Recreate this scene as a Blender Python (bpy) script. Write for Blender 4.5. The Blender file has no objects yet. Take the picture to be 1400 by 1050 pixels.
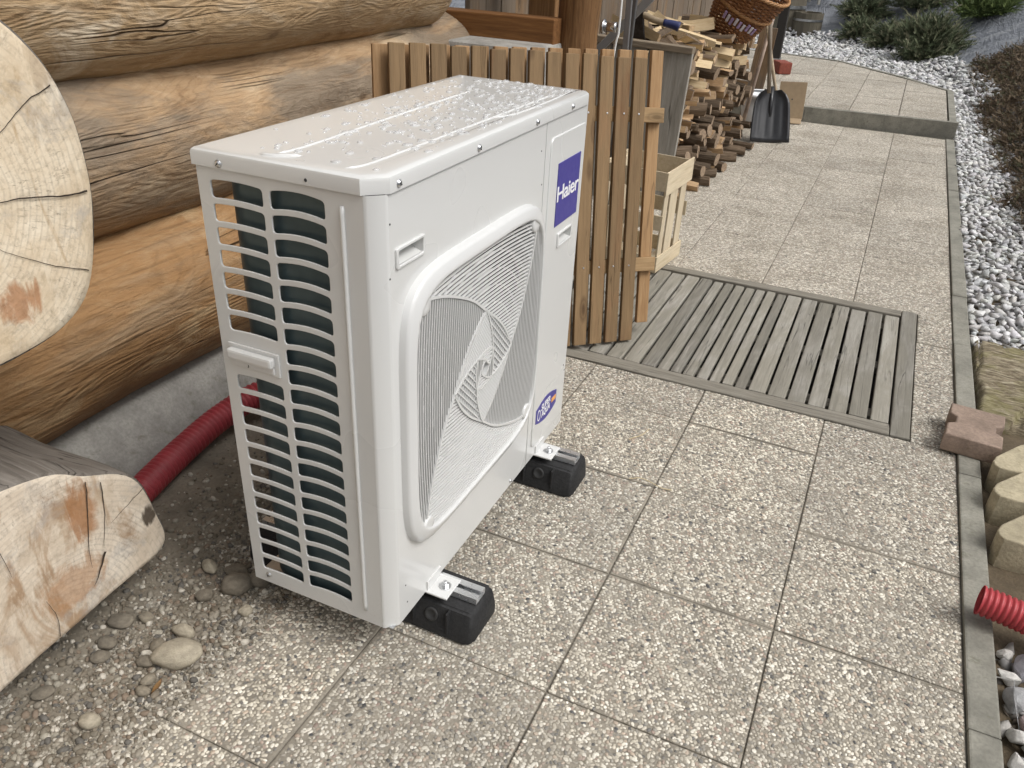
import bpy, bmesh, math, random
import numpy as np
from mathutils import Vector, Matrix, Euler, noise as mn

S = bpy.context.scene
COL = S.collection
rnd = random.Random(7)

# ---------------------------------------------------------------- camera
cam = bpy.data.cameras.new('camera')
cam.sensor_width = 36.0
cam.lens = 1109.34 * 36 / 1400
cam.clip_start = 0.05
cam.clip_end = 500
camo = bpy.data.objects.new('camera', cam)
COL.objects.link(camo)
_p, _roll, _yaw = 0.5145, 0.0519, 0.4088
_f = Vector((-math.sin(_yaw) * math.cos(_p), math.cos(_yaw) * math.cos(_p), -math.sin(_p)))
_r = Vector((math.cos(_yaw), math.sin(_yaw), 0))
_u = _r.cross(_f)
_r2 = _r * math.cos(_roll) + _u * math.sin(_roll)
_u2 = -_r * math.sin(_roll) + _u * math.cos(_roll)
CAM = Vector((0.3636, -1.1013, 1.3817))
camo.matrix_world = Matrix(((_r2.x, _u2.x, -_f.x, CAM.x), (_r2.y, _u2.y, -_f.y, CAM.y), (_r2.z, _u2.z, -_f.z, CAM.z), (0, 0, 0, 1)))
S.camera = camo

# ---------------------------------------------------------------- sky, sun, exposure (bright overcast)
SUN_EL, SUN_AZ = math.radians(52), math.radians(93)      # azimuth clockwise from +Y
w = bpy.data.worlds.new('World')
S.world = w
w.use_nodes = True
wn = w.node_tree.nodes
wl = w.node_tree.links
wn.clear()
sky = wn.new('ShaderNodeTexSky')
sky.sky_type = 'NISHITA'
sky.sun_disc = False
sky.sun_elevation = SUN_EL
sky.sun_rotation = SUN_AZ
sky.air_density = 1.0
sky.dust_density = 6.0
sky.ozone_density = 1.0
hs = wn.new('ShaderNodeHueSaturation')
hs.inputs['Saturation'].default_value = 0.16
bg = wn.new('ShaderNodeBackground')
bg.inputs['Strength'].default_value = 0.145
wo = wn.new('ShaderNodeOutputWorld')
wl.new(sky.outputs[0], hs.inputs['Color'])
wl.new(hs.outputs[0], bg.inputs['Color'])
wl.new(bg.outputs[0], wo.inputs['Surface'])
sl = bpy.data.lights.new('sun', 'SUN')
sl.energy = 1.15
sl.angle = math.radians(22)
sl.color = (1.0, 0.98, 0.955)
so = bpy.data.objects.new('sun', sl)
COL.objects.link(so)
_d = Vector((math.sin(SUN_AZ) * math.cos(SUN_EL), math.cos(SUN_AZ) * math.cos(SUN_EL), math.sin(SUN_EL)))
so.rotation_euler = _d.to_track_quat('Z', 'Y').to_euler()
so.location = (3, -3, 6)
S.view_settings.view_transform = 'Standard'
S.view_settings.look = 'None'
S.view_settings.gamma = 1.0
S.view_settings.exposure = 0.15
S.view_settings.use_curve_mapping = False
S.render.engine = 'CYCLES'
S.cycles.max_bounces = 6
S.cycles.diffuse_bounces = 3
S.cycles.glossy_bounces = 3
S.cycles.transmission_bounces = 4

# ---------------------------------------------------------------- helpers: materials
def mat(name):
    m = bpy.data.materials.new(name)
    m.use_nodes = True
    nt = m.node_tree
    b = nt.nodes['Principled BSDF']
    return m, nt, b

def node(nt, kind, **kw):
    n = nt.nodes.new(kind)
    for k, v in kw.items():
        if k.startswith('i_'):
            n.inputs[k[2:].replace('_', ' ')].default_value = v
        else:
            setattr(n, k, v)
    return n

def ramp(nt, fac, stops, interp='LINEAR'):
    n = nt.nodes.new('ShaderNodeValToRGB')
    n.color_ramp.interpolation = interp
    e = n.color_ramp.elements
    while len(e) < len(stops):
        e.new(0.5)
    for i, (p, c) in enumerate(stops):
        e[i].position = p
        if not hasattr(c, '__len__'):
            c = (c, c, c)
        e[i].color = (*c[:3], 1)
    nt.links.new(fac, n.inputs[0])
    return n.outputs[0]

def mix(nt, fac, a, b, kind='MIX'):
    n = nt.nodes.new('ShaderNodeMix')
    n.data_type = 'RGBA'
    n.blend_type = kind
    for i, v in ((0, fac), (6, a), (7, b)):
        if hasattr(v, 'is_linked') or hasattr(v, 'node'):
            nt.links.new(v, n.inputs[i])
        else:
            n.inputs[i].default_value = v if i == 0 else (*v[:3], 1)
    return n.outputs[2]

def math_n(nt, op, a, b=None, c=None, clamp=False):
    n = nt.nodes.new('ShaderNodeMath')
    n.operation = op
    n.use_clamp = clamp
    for i, v in enumerate((a, b, c)):
        if v is None:
            continue
        if hasattr(v, 'node'):
            nt.links.new(v, n.inputs[i])
        else:
            n.inputs[i].default_value = v
    return n.outputs[0]

def coords(nt, kind='Object', scale=(1, 1, 1), loc=(0, 0, 0), rand=False):
    if kind == 'World':
        src = nt.nodes.new('ShaderNodeNewGeometry').outputs['Position']
    else:
        src = nt.nodes.new('ShaderNodeTexCoord').outputs[kind]
    mp = nt.nodes.new('ShaderNodeMapping')
    mp.inputs['Scale'].default_value = scale
    mp.inputs['Location'].default_value = loc
    if rand:
        oi = nt.nodes.new('ShaderNodeObjectInfo')
        vm = nt.nodes.new('ShaderNodeVectorMath')
        vm.operation = 'MULTIPLY_ADD'
        nt.links.new(oi.outputs['Random'], vm.inputs[0])
        vm.inputs[1].default_value = (13.7, 29.1, 7.3)
        nt.links.new(src, vm.inputs[2])
        src = vm.outputs[0]
    nt.links.new(src, mp.inputs[0])
    return mp.outputs[0]

def noise_t(nt, vec, scale, detail=4, rough=0.55, dist=0.0):
    n = node(nt, 'ShaderNodeTexNoise')
    n.inputs['Scale'].default_value = scale
    n.inputs['Detail'].default_value = detail
    n.inputs['Roughness'].default_value = rough
    n.inputs['Distortion'].default_value = dist
    nt.links.new(vec, n.inputs['Vector'])
    return n.outputs[0]

def bump(nt, b, height, strength=0.3, dist=0.01, normal=None):
    n = nt.nodes.new('ShaderNodeBump')
    n.inputs['Strength'].default_value = strength
    n.inputs['Distance'].default_value = dist
    nt.links.new(height, n.inputs['Height'])
    if normal is not None:
        nt.links.new(normal, n.inputs['Normal'])
    if b is not None:
        nt.links.new(n.outputs[0], b.inputs['Normal'])
    return n.outputs[0]

def plain(name, col, rough=0.5, metal=0.0, var=0.06, scale=30, bmp=0.0, coat=0.0, spec=0.5):
    m, nt, b = mat(name)
    v = coords(nt, 'Object', rand=True)
    n = noise_t(nt, v, scale, 3)
    c = ramp(nt, n, [(0.3, [x * (1 - var) for x in col]), (0.7, [min(1, x * (1 + var)) for x in col])])
    nt.links.new(c, b.inputs['Base Color'])
    r = ramp(nt, noise_t(nt, v, scale * 2.3, 4), [(0.3, max(0.02, rough * 0.85)), (0.7, min(1, rough * 1.15))])
    nt.links.new(r, b.inputs['Roughness'])
    b.inputs['Metallic'].default_value = metal
    b.inputs['Specular IOR Level'].default_value = spec
    b.inputs['Coat Weight'].default_value = coat
    b.inputs['Coat Roughness'].default_value = 0.12
    if bmp:
        bump(nt, b, noise_t(nt, v, scale * 3, 4), bmp, 0.004)
    return m

def wood(name, cols, axis='X', scale=1.0, grey=None, greyamt=0.5, rough=0.75, cracks=0.6, knots=True, var=0.25, bmp=0.35):
    """streaky timber, grain along a local axis; grey = colour of weathered patches"""
    m, nt, b = mat(name)
    k = {'X': (0.07, 1, 1), 'Y': (1, 0.07, 1), 'Z': (1, 1, 0.07)}[axis]
    s2 = tuple(x * scale for x in k)
    v = coords(nt, 'Object', s2, rand=True)
    viso = coords(nt, 'Object', (scale,) * 3, rand=True)
    vk = coords(nt, 'Object', tuple(x * scale for x in {'X': (0.35, 1, 1), 'Y': (1, 0.35, 1), 'Z': (1, 1, 0.35)}[axis]), rand=True)
    g1 = noise_t(nt, v, 38, 6, 0.62, 0.6)
    g2 = noise_t(nt, v, 150, 4, 0.6)
    big = noise_t(nt, vk, 5, 4, 0.6, 0.3)
    c = ramp(nt, g1, [(0.28, cols[0]), (0.5, cols[1]), (0.72, cols[2])])
    c = mix(nt, ramp(nt, g2, [(0.35, 0.0), (0.7, 0.5)]), c, cols[0])
    c = mix(nt, ramp(nt, big, [(0.38, 0.0), (0.66, 0.75)]), c, mix(nt, 0.5, cols[2], cols[1]))
    if grey is not None:
        patch = noise_t(nt, vk, 3.1, 5, 0.65, 0.8)
        c = mix(nt, ramp(nt, patch, [(0.5 - greyamt * 0.3, 0.0), (0.62 - greyamt * 0.25, 0.85)]), c, mix(nt, g1, [x * 0.6 for x in grey], [x * 1.35 for x in grey]))
    h = g1
    if knots:
        vo = node(nt, 'ShaderNodeTexVoronoi')
        vo.inputs['Scale'].default_value = 6.5
        nt.links.new(vk, vo.inputs['Vector'])
        kn = ramp(nt, vo.outputs['Distance'], [(0.05, 1.0), (0.1, 0.45), (0.13, 0.7), (0.2, 0.0)])
        c = mix(nt, math_n(nt, 'MULTIPLY', kn, 0.75), c, [x * 0.45 for x in cols[0]])
    if cracks:
        cr = noise_t(nt, coords(nt, 'Object', tuple(x * scale for x in {'X': (0.035, 1, 1), 'Y': (1, 0.035, 1), 'Z': (1, 1, 0.035)}[axis]), rand=True), 17, 3, 0.5, 0.4)
        ck = ramp(nt, math_n(nt, 'ABSOLUTE', math_n(nt, 'SUBTRACT', cr, 0.5)), [(0.0, 1.0), (0.012, 0.0)])
        ck = math_n(nt, 'MULTIPLY', ck, ramp(nt, big, [(0.45, 0.0), (0.6, 1.0)]))
        c = mix(nt, math_n(nt, 'MULTIPLY', ck, cracks), c, [x * 0.25 for x in cols[0]])
        h = math_n(nt, 'SUBTRACT', h, math_n(nt, 'MULTIPLY', ck, 0.8))
    oi = nt.nodes.new('ShaderNodeObjectInfo')
    f = nt.nodes.new('ShaderNodeMapRange')
    f.inputs['To Min'].default_value = 1 - var
    f.inputs['To Max'].default_value = 1 + var
    nt.links.new(oi.outputs['Random'], f.inputs[0])
    hsv = nt.nodes.new('ShaderNodeHueSaturation')
    nt.links.new(f.outputs[0], hsv.inputs['Value'])
    nt.links.new(c, hsv.inputs['Color'])
    nt.links.new(hsv.outputs[0], b.inputs['Base Color'])
    b.inputs['Roughness'].default_value = rough
    b.inputs['Specular IOR Level'].default_value = 0.3
    hh = math_n(nt, 'ADD', h, math_n(nt, 'MULTIPLY', g2, 0.35))
    bump(nt, b, hh, bmp, 0.006)
    return m

# ---------------------------------------------------------------- helpers: objects
def link(name, me, m=None, parent=None):
    o = bpy.data.objects.new(name, me)
    COL.objects.link(o)
    if parent is not None:
        o.parent = parent
    if m is not None and me is not None:
        for x in (m if isinstance(m, (list, tuple)) else [m]):
            me.materials.append(x)
    return o

def empty(name, loc=(0, 0, 0), rot=(0, 0, 0), parent=None):
    o = bpy.data.objects.new(name, None)
    COL.objects.link(o)
    o.empty_display_size = 0.05
    o.location = loc
    o.rotation_euler = rot
    if parent is not None:
        o.parent = parent
    return o

def tag(o, label=None, cat=None, group=None, kind=None):
    if label: o['label'] = label
    if cat: o['category'] = cat
    if group: o['group'] = group
    if kind: o['kind'] = kind
    return o

class MB:
    def __init__(s):
        s.v, s.f, s.mi = [], [], []
    def add(s, vs, fs, mi=0, M=None):
        n = len(s.v)
        if M is not None:
            vs = [M @ Vector(p) for p in vs]
        s.v += [tuple(p) for p in vs]
        s.f += [tuple(i + n for i in f) for f in fs]
        s.mi += [mi] * len(fs)
        return s
    def box(s, lo, hi, mi=0, M=None):
        x0, y0, z0 = lo
        x1, y1, z1 = hi
        return s.add([(x0, y0, z0), (x1, y0, z0), (x1, y1, z0), (x0, y1, z0), (x0, y0, z1), (x1, y0, z1), (x1, y1, z1), (x0, y1, z1)],
                     [(0, 3, 2, 1), (4, 5, 6, 7), (0, 1, 5, 4), (1, 2, 6, 5), (2, 3, 7, 6), (3, 0, 4, 7)], mi, M)
    def bbox(s, lo, hi, bv=0.004, mi=0, M=None):
        """box with bevelled edges"""
        bm = bmesh.new()
        bmesh.ops.create_cube(bm, size=1)
        c = [(a + b) / 2 for a, b in zip(lo, hi)]
        d = [b - a for a, b in zip(lo, hi)]
        for v in bm.verts:
            v.co = Vector((c[0] + v.co.x * d[0], c[1] + v.co.y * d[1], c[2] + v.co.z * d[2]))
        bmesh.ops.bevel(bm, geom=bm.edges[:], offset=min(bv, min(d) * 0.45), segments=2, affect='EDGES', profile=0.6)
        bm.verts.index_update()
        vs = [v.co.copy() for v in bm.verts]
        fs = [[v.index for v in f.verts] for f in bm.faces]
        bm.free()
        return s.add(vs, fs, mi, M)
    def tube(s, pts, r, n=10, caps=True, mi=0, closed=False, rfun=None):
        pts = [Vector(p) for p in pts]
        N = len(pts)
        t0 = (pts[1] - pts[0]).normalized()
        ref = Vector((0, 0, 1)) if abs(t0.z) < 0.9 else Vector((1, 0, 0))
        a = t0.cross(ref).normalized()
        vs = []
        for i, p in enumerate(pts):
            if closed:
                t = (pts[(i + 1) % N] - pts[i - 1]).normalized()
            else:
                t = (pts[min(i + 1, N - 1)] - pts[max(i - 1, 0)]).normalized()
            a = (a - t * a.dot(t)).normalized()
            b = t.cross(a)
            rr = rfun(i) if rfun else (r[i] if hasattr(r, '__len__') else r)
            for k in range(n):
                th = 2 * math.pi * k / n
                vs.append(p + (a * math.cos(th) + b * math.sin(th)) * rr)
        fs = []
        for i in range(N if closed else N - 1):
            j = (i + 1) % N
            for k in range(n):
                k2 = (k + 1) % n
                fs.append((i * n + k, i * n + k2, j * n + k2, j * n + k))
        if caps and not closed:
            fs.append(tuple(range(n - 1, -1, -1)))
            fs.append(tuple((N - 1) * n + k for k in range(n)))
        return s.add(vs, fs, mi)
    def lathe(s, prof, n=24, M=None, mi=0, cap=True):
        vs, fs = [], []
        for r, z in prof:
            for k in range(n):
                th = 2 * math.pi * k / n
                vs.append((r * math.cos(th), r * math.sin(th), z))
        for i in range(len(prof) - 1):
            for k in range(n):
                k2 = (k + 1) % n
                fs.append((i * n + k, i * n + k2, (i + 1) * n + k2, (i + 1) * n + k))
        if cap:
            fs.append(tuple(range(n - 1, -1, -1)))
            fs.append(tuple((len(prof) - 1) * n + k for k in range(n)))
        return s.add(vs, fs, mi, M)
    def mesh(s, name, smooth=False, merge=0.0):
        me = bpy.data.meshes.new(name)
        me.from_pydata(s.v, [], s.f)
        me.polygons.foreach_set('material_index', s.mi)
        if smooth:
            me.polygons.foreach_set('use_smooth', [True] * len(s.f))
        me.update()
        return me
    def build(s, name, m, parent=None, smooth=False):
        return link(name, s.mesh(name, smooth), m, parent)

def auto_smooth(me, ang=35):
    me.polygons.foreach_set('use_smooth', [True] * len(me.polygons))
    try:
        me.set_sharp_from_angle(angle=math.radians(ang))
    except Exception:
        pass
    return me

def plate_mesh(name, outlines, depth, bevel=0.0, M=None):
    """flat sheet with holes, from 2-D outlines (first = outside), with rounded rims"""
    cu = bpy.data.curves.new(name, 'CURVE')
    cu.dimensions = '2D'
    cu.fill_mode = 'BOTH'
    cu.extrude = max(depth / 2 - bevel, 0)
    cu.bevel_depth = bevel
    cu.bevel_resolution = 2
    cu.offset = -bevel
    for i, ol in enumerate(outlines):
        area = sum(ol[k][0] * ol[(k + 1) % len(ol)][1] - ol[(k + 1) % len(ol)][0] * ol[k][1] for k in range(len(ol)))
        if (area > 0) != (i == 0):
            ol = ol[::-1]
        sp = cu.splines.new('POLY')
        sp.points.add(len(ol) - 1)
        for k, (x, y) in enumerate(ol):
            sp.points[k].co = (x, y, 0, 1)
        sp.use_cyclic_u = True
    o = bpy.data.objects.new(name, cu)
    COL.objects.link(o)
    dg = bpy.context.evaluated_depsgraph_get()
    me = bpy.data.meshes.new_from_object(o.evaluated_get(dg))
    bpy.data.objects.remove(o)
    bpy.data.curves.remove(cu)
    me.name = name
    if M is not None:
        me.transform(M)
    me.materials.clear()
    auto_smooth(me, 40)
    return me

def text_mesh(name, body, size, M, extrude=0.0004, spacing=1.0, bold=0.0, shear=0.0, fitw=None):
    cu = bpy.data.curves.new(name, 'FONT')
    cu.body = body
    cu.size = size
    cu.extrude = extrude
    cu.offset = bold
    cu.shear = shear
    cu.space_character = spacing
    cu.align_x = 'CENTER'
    cu.align_y = 'CENTER'
    o = bpy.data.objects.new(name, cu)
    COL.objects.link(o)
    dg = bpy.context.evaluated_depsgraph_get()
    me = bpy.data.meshes.new_from_object(o.evaluated_get(dg))
    bpy.data.objects.remove(o)
    bpy.data.curves.remove(cu)
    xs = [v.co.x for v in me.vertices]
    ys = [v.co.y for v in me.vertices]
    me.transform(Matrix.Translation((-(max(xs) + min(xs)) / 2, -(max(ys) + min(ys)) / 2, 0)))
    if fitw:
        k = fitw / (max(xs) - min(xs))
        me.transform(Matrix.Diagonal((k, 1, 1, 1)))
    me.transform(M)
    me.materials.clear()
    return me

def rrect(x0, y0, x1, y1, r, n=4):
    out = []
    for cx, cy, a0 in ((x1 - r, y1 - r, 0), (x0 + r, y1 - r, 90), (x0 + r, y0 + r, 180), (x1 - r, y0 + r, 270)):
        for k in range(n + 1):
            a = math.radians(a0 + 90 * k / n)
            out.append((cx + r * math.cos(a), cy + r * math.sin(a)))
    return out

def catmull(pts, n=8):
    P = [Vector(p) for p in pts]
    P = [P[0] * 2 - P[1]] + P + [P[-1] * 2 - P[-2]]
    out = []
    for i in range(1, len(P) - 2):
        for k in range(n):
            t = k / n
            a, b, c, d = P[i - 1], P[i], P[i + 1], P[i + 2]
            out.append(0.5 * ((2 * b) + (c - a) * t + (2 * a - 5 * b + 4 * c - d) * t * t + (3 * b - a - 3 * c + d) * t ** 3))
    out.append(P[-2])
    return out

def nz(x, y, z, s=1.0, seed=0.0):
    return mn.noise(Vector((x * s + seed, y * s - seed * 0.7, z * s + seed * 1.3)))

def rock_mesh(name, seed, npts=16, flat=0.6):
    r = random.Random(seed)
    bm = bmesh.new()
    for _ in range(npts):
        d = Vector((r.gauss(0, 1), r.gauss(0, 1), r.gauss(0, 1))).normalized() * r.uniform(0.8, 1.05)
        bm.verts.new((d.x, d.y * r.uniform(0.75, 0.9), d.z * flat))
    res = bmesh.ops.convex_hull(bm, input=bm.verts[:])
    bmesh.ops.delete(bm, geom=[g for g in res['geom_interior'] if isinstance(g, bmesh.types.BMVert)], context='VERTS')
    me = bpy.data.meshes.new(name)
    bm.to_mesh(me)
    bm.free()
    return me

def pebble_mesh(name, seed, sub=2):
    bm = bmesh.new()
    bmesh.ops.create_icosphere(bm, subdivisions=sub, radius=1)
    for v in bm.verts:
        p = v.co.copy()
        k = 1 + 0.22 * nz(p.x, p.y, p.z, 1.1, seed * 3.7) + 0.06 * nz(p.x, p.y, p.z, 3.5, seed)
        v.co = p * k
    me = bpy.data.meshes.new(name)
    bm.to_mesh(me)
    bm.free()
    me.polygons.foreach_set('use_smooth', [True] * len(me.polygons))
    return me

def scatter_mesh(name, protos, xf, cols=None):
    """many small pieces joined into one mesh with numpy. protos: list of (verts, tris); xf: list of (proto, 3x4 matrix)"""
    V, F, CI = [], [], []
    n = 0
    by = {}
    for i, (p, M) in enumerate(xf):
        by.setdefault(p, []).append((i, M))
    for p, lst in by.items():
        pv, pf = protos[p]
        Ms = np.array([m for _, m in lst])
        vv = np.einsum('nij,vj->nvi', Ms[:, :, :3], pv) + Ms[:, None, :, 3]
        ff = pf[None] + (np.arange(len(lst)) * len(pv))[:, None, None] + n
        V.append(vv.reshape(-1, 3))
        F.append(ff.reshape(-1, 3))
        CI.append(np.repeat([i for i, _ in lst], len(pv)))
        n += len(pv) * len(lst)
    V = np.concatenate(V)
    F = np.concatenate(F)
    CI = np.concatenate(CI)
    me = bpy.data.meshes.new(name)
    me.vertices.add(len(V))
    me.vertices.foreach_set('co', V.astype(np.float32).ravel())
    me.loops.add(F.size)
    me.loops.foreach_set('vertex_index', F.astype(np.int32).ravel())
    me.polygons.add(len(F))
    me.polygons.foreach_set('loop_start', np.arange(0, F.size, 3, dtype=np.int32))
    me.update(calc_edges=True)
    if cols is not None:
        at = me.attributes.new('piece_colour', 'FLOAT_COLOR', 'POINT')
        c = np.ones((len(V), 4), np.float32)
        c[:, :3] = np.asarray(cols, np.float32)[CI]
        at.data.foreach_set('color', c.ravel())
    return me

def proto_arrays(me):
    me.calc_loop_triangles()
    v = np.array([p.co for p in me.vertices])
    f = np.array([t.vertices for t in me.loop_triangles])
    return v, f

def xform(loc, rot, sc):
    R = Euler(rot).to_matrix()
    M = np.zeros((3, 4))
    M[:, :3] = np.array(R) @ np.diag(sc if hasattr(sc, '__len__') else (sc,) * 3)
    M[:, 3] = loc
    return M

def attr_mat(name, rough=0.8, var=0.15, scale=60, bmp=0.3, film=False):
    m, nt, b = mat(name)
    a = node(nt, 'ShaderNodeAttribute')
    a.attribute_name = 'piece_colour'
    v = coords(nt, 'World')
    n = noise_t(nt, v, scale, 4)
    c = mix(nt, 1.0, a.outputs['Color'], ramp(nt, n, [(0.3, 1 - var), (0.7, 1 + var * 0.3)]), 'MULTIPLY')
    if film:
        # thin film of grime in blotches over the paving
        oi = nt.nodes.new('ShaderNodeObjectInfo')
        c = mix(nt, 1.0, c, ramp(nt, oi.outputs['Random'], [(0.0, (0.82, 0.82, 0.82)), (0.5, (0.95, 0.945, 0.935)), (1.0, (1.04, 1.03, 1.0))]), 'MULTIPLY')
        f1 = noise_t(nt, v, 3.4, 5, 0.62, 0.4)
        f2 = noise_t(nt, v, 11, 5, 0.65, 0.6)
        c = mix(nt, ramp(nt, f1, [(0.45, 0.0), (0.7, 0.5)]), c, (0.29, 0.265, 0.22))
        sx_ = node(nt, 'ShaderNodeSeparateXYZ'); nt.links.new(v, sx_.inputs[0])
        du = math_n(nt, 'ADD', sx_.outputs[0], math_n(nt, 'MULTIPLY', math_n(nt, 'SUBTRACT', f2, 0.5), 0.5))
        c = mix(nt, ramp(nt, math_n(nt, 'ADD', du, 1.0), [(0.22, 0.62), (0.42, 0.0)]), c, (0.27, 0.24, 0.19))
        hs_ = nt.nodes.new('ShaderNodeHueSaturation'); hs_.inputs['Saturation'].default_value = 0.82
        nt.links.new(c, hs_.inputs['Color']); c = hs_.outputs[0]
        c = mix(nt, ramp(nt, f2, [(0.52, 0.0), (0.72, 0.45)]), c, (0.25, 0.23, 0.19))
    nt.links.new(c, b.inputs['Base Color'])
    b.inputs['Roughness'].default_value = rough
    b.inputs['Specular IOR Level'].default_value = 0.3
    bump(nt, b, noise_t(nt, v, scale * 3, 4), bmp, 0.003)
    return m
# ================================================================ MATERIALS
def aggregate_mat():
    m, nt, b = mat('exposed_aggregate')
    v = coords(nt, 'World')
    vd = node(nt, 'ShaderNodeVectorMath', operation='MULTIPLY_ADD')
    nn = node(nt, 'ShaderNodeTexNoise')
    nn.inputs['Scale'].default_value = 55
    nn.inputs['Detail'].default_value = 2
    nt.links.new(v, nn.inputs['Vector'])
    nt.links.new(nn.outputs['Color'], vd.inputs[0])
    vd.inputs[1].default_value = (0.006, 0.006, 0)
    nt.links.new(v, vd.inputs[2])
    def vor(scale, feat='F1', sc=(1, 1, 0.2)):
        o = node(nt, 'ShaderNodeTexVoronoi', feature=feat)
        o.inputs['Scale'].default_value = scale
        mp = node(nt, 'ShaderNodeMapping')
        mp.inputs['Scale'].default_value = sc
        nt.links.new(vd.outputs[0], mp.inputs[0])
        nt.links.new(mp.outputs[0], o.inputs['Vector'])
        return o
    a = vor(118)
    ae = vor(118, 'DISTANCE_TO_EDGE')
    sep = node(nt, 'ShaderNodeSeparateColor')
    nt.links.new(a.outputs['Color'], sep.inputs[0])
    stone = ramp(nt, sep.outputs[0], [(0.0, (0.24, 0.22, 0.185)), (0.12, (0.4, 0.37, 0.31)), (0.26, (0.5, 0.44, 0.35)), (0.38, (0.6, 0.55, 0.45)), (0.5, (0.7, 0.64, 0.52)), (0.62, (0.8, 0.74, 0.62)), (0.76, (0.88, 0.83, 0.71)), (0.93, (0.46, 0.35, 0.28)), (0.97, (0.11, 0.11, 0.105))], 'CONSTANT')
    stone = mix(nt, math_n(nt, 'MULTIPLY', noise_t(nt, v, 420, 3), 0.35), stone, (0.2, 0.18, 0.16))
    # some cells are sunk in the mortar
    sunk = ramp(nt, sep.outputs[1], [(0.0, 1.0), (0.24, 0.0)], 'CONSTANT')
    edge = ramp(nt, ae.outputs['Distance'], [(0.035, 1.0), (0.12, 0.0)])
    mort_f = math_n(nt, 'MAXIMUM', edge, math_n(nt, 'MULTIPLY', sunk, 0.85))
    mort = ramp(nt, noise_t(nt, v, 260, 4), [(0.3, (0.22, 0.19, 0.145)), (0.7, (0.42, 0.37, 0.29))])
    c = mix(nt, mort_f, stone, mort)
    # wet and dirty blotches, slab to slab tone
    blot = noise_t(nt, v, 3.2, 5, 0.62, 0.3)
    c = mix(nt, 1.0, c, ramp(nt, blot, [(0.3, (0.74, 0.72, 0.68)), (0.55, (1.0, 1.0, 1.0))]), 'MULTIPLY')
    blot2 = noise_t(nt, v, 13, 4, 0.6, 0.5)
    c = mix(nt, ramp(nt, blot2, [(0.56, 0.0), (0.74, 0.45)]), c, (0.2, 0.175, 0.14))
    oi = node(nt, 'ShaderNodeObjectInfo')
    c = mix(nt, 1.0, c, ramp(nt, oi.outputs['Random'], [(0.0, (0.88, 0.87, 0.85)), (0.5, (1, 0.985, 0.96)), (1.0, (1.06, 1.05, 1.03))]), 'MULTIPLY')
    hs_ = node(nt, 'ShaderNodeHueSaturation'); hs_.inputs['Saturation'].default_value = 0.82
    nt.links.new(c, hs_.inputs['Color']); c = hs_.outputs[0]
    nt.links.new(c, b.inputs['Base Color'])
    b.inputs['Roughness'].default_value = 0.62
    b.inputs['Specular IOR Level'].default_value = 0.35
    dome = ramp(nt, ae.outputs['Distance'], [(0.0, 0.0), (0.12, 0.6), (0.4, 1.0)])
    hgt = math_n(nt, 'MULTIPLY', dome, math_n(nt, 'SUBTRACT', 1.0, math_n(nt, 'MULTIPLY', sunk, 0.8)))
    bump(nt, b, hgt, 0.75, 0.0022)
    return m

M_AGG = aggregate_mat()

def concrete_mat(name, col, bmp=0.3):
    m, nt, b = mat(name)
    v = coords(nt, 'World')
    n1 = noise_t(nt, v, 9, 6, 0.65)
    n2 = noise_t(nt, v, 120, 4, 0.6)
    n3 = noise_t(nt, v, 32, 5, 0.7, 0.5)
    c = ramp(nt, n1, [(0.3, [x * 0.62 for x in col]), (0.55, col), (0.75, [x * 1.2 for x in col])])
    c = mix(nt, ramp(nt, n2, [(0.35, 0.35), (0.6, 0.0)]), c, [x * 0.45 for x in col])
    c = mix(nt, ramp(nt, n3, [(0.58, 0.0), (0.68, 0.55)]), c, [col[0] * 0.5, col[1] * 0.5, col[2] * 0.42])
    nt.links.new(c, b.inputs['Base Color'])
    b.inputs['Roughness'].default_value = 0.85
    b.inputs['Specular IOR Level'].default_value = 0.25
    bump(nt, b, math_n(nt, 'ADD', n2, n3), bmp, 0.004)
    return m

M_KERB = concrete_mat('kerb_concrete', (0.27, 0.26, 0.22))
M_PLINTH = concrete_mat('plinth_render', (0.36, 0.345, 0.315), 0.15)
M_SOIL = concrete_mat('soil', (0.13, 0.1, 0.065), 0.8)
M_SAND = concrete_mat('joint_sand', (0.19, 0.17, 0.138), 0.5)
M_DIRT = concrete_mat('dusty_dirt', (0.235, 0.205, 0.16), 0.7)

def geotextile():
    m, nt, b = mat('geotextile')
    v = coords(nt, 'World', (1, 1, 1))
    w1 = noise_t(nt, coords(nt, 'World', (0.5, 2.2, 3.0)), 2.2, 5, 0.6, 0.8)
    c = ramp(nt, w1, [(0.3, (0.125, 0.135, 0.155)), (0.55, (0.2, 0.212, 0.235)), (0.75, (0.32, 0.33, 0.345))])
    nt.links.new(c, b.inputs['Base Color'])
    b.inputs['Roughness'].default_value = 0.5
    bump(nt, b, noise_t(nt, coords(nt, 'World', (2.2, 0.6, 1.0)), 5.0, 5, 0.6, 1.5), 0.7, 0.08)
    return m
M_GEO = geotextile()

# ================================================================ SETTING
FOOT = [(1.22, -6), (1.2, 5.4), (1.03, 9.9), (0.42, 12.8), (-1.25, 13.8), (-14, 14.8)]
def bank_d(x, y):
    best, sg = 1e9, 1
    for (x0, y0), (x1, y1) in zip(FOOT, FOOT[1:]):
        dx, dy = x1 - x0, y1 - y0
        t = max(0, min(1, ((x - x0) * dx + (y - y0) * dy) / (dx * dx + dy * dy)))
        d = math.hypot(x - x0 - t * dx, y - y0 - t * dy)
        if d < best:
            best = d
            sg = 1 if (dx * (y - y0) - dy * (x - x0)) < 0 else -1
    return best * sg
def bank_z(x, y):
    d = bank_d(x, y)
    return 0.5 * d - 0.03 + 0.05 * nz(x, y, 0, 0.9, 3) + 0.02 * nz(x, y, 0, 3, 8) if d > -0.15 else -0.12

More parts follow.
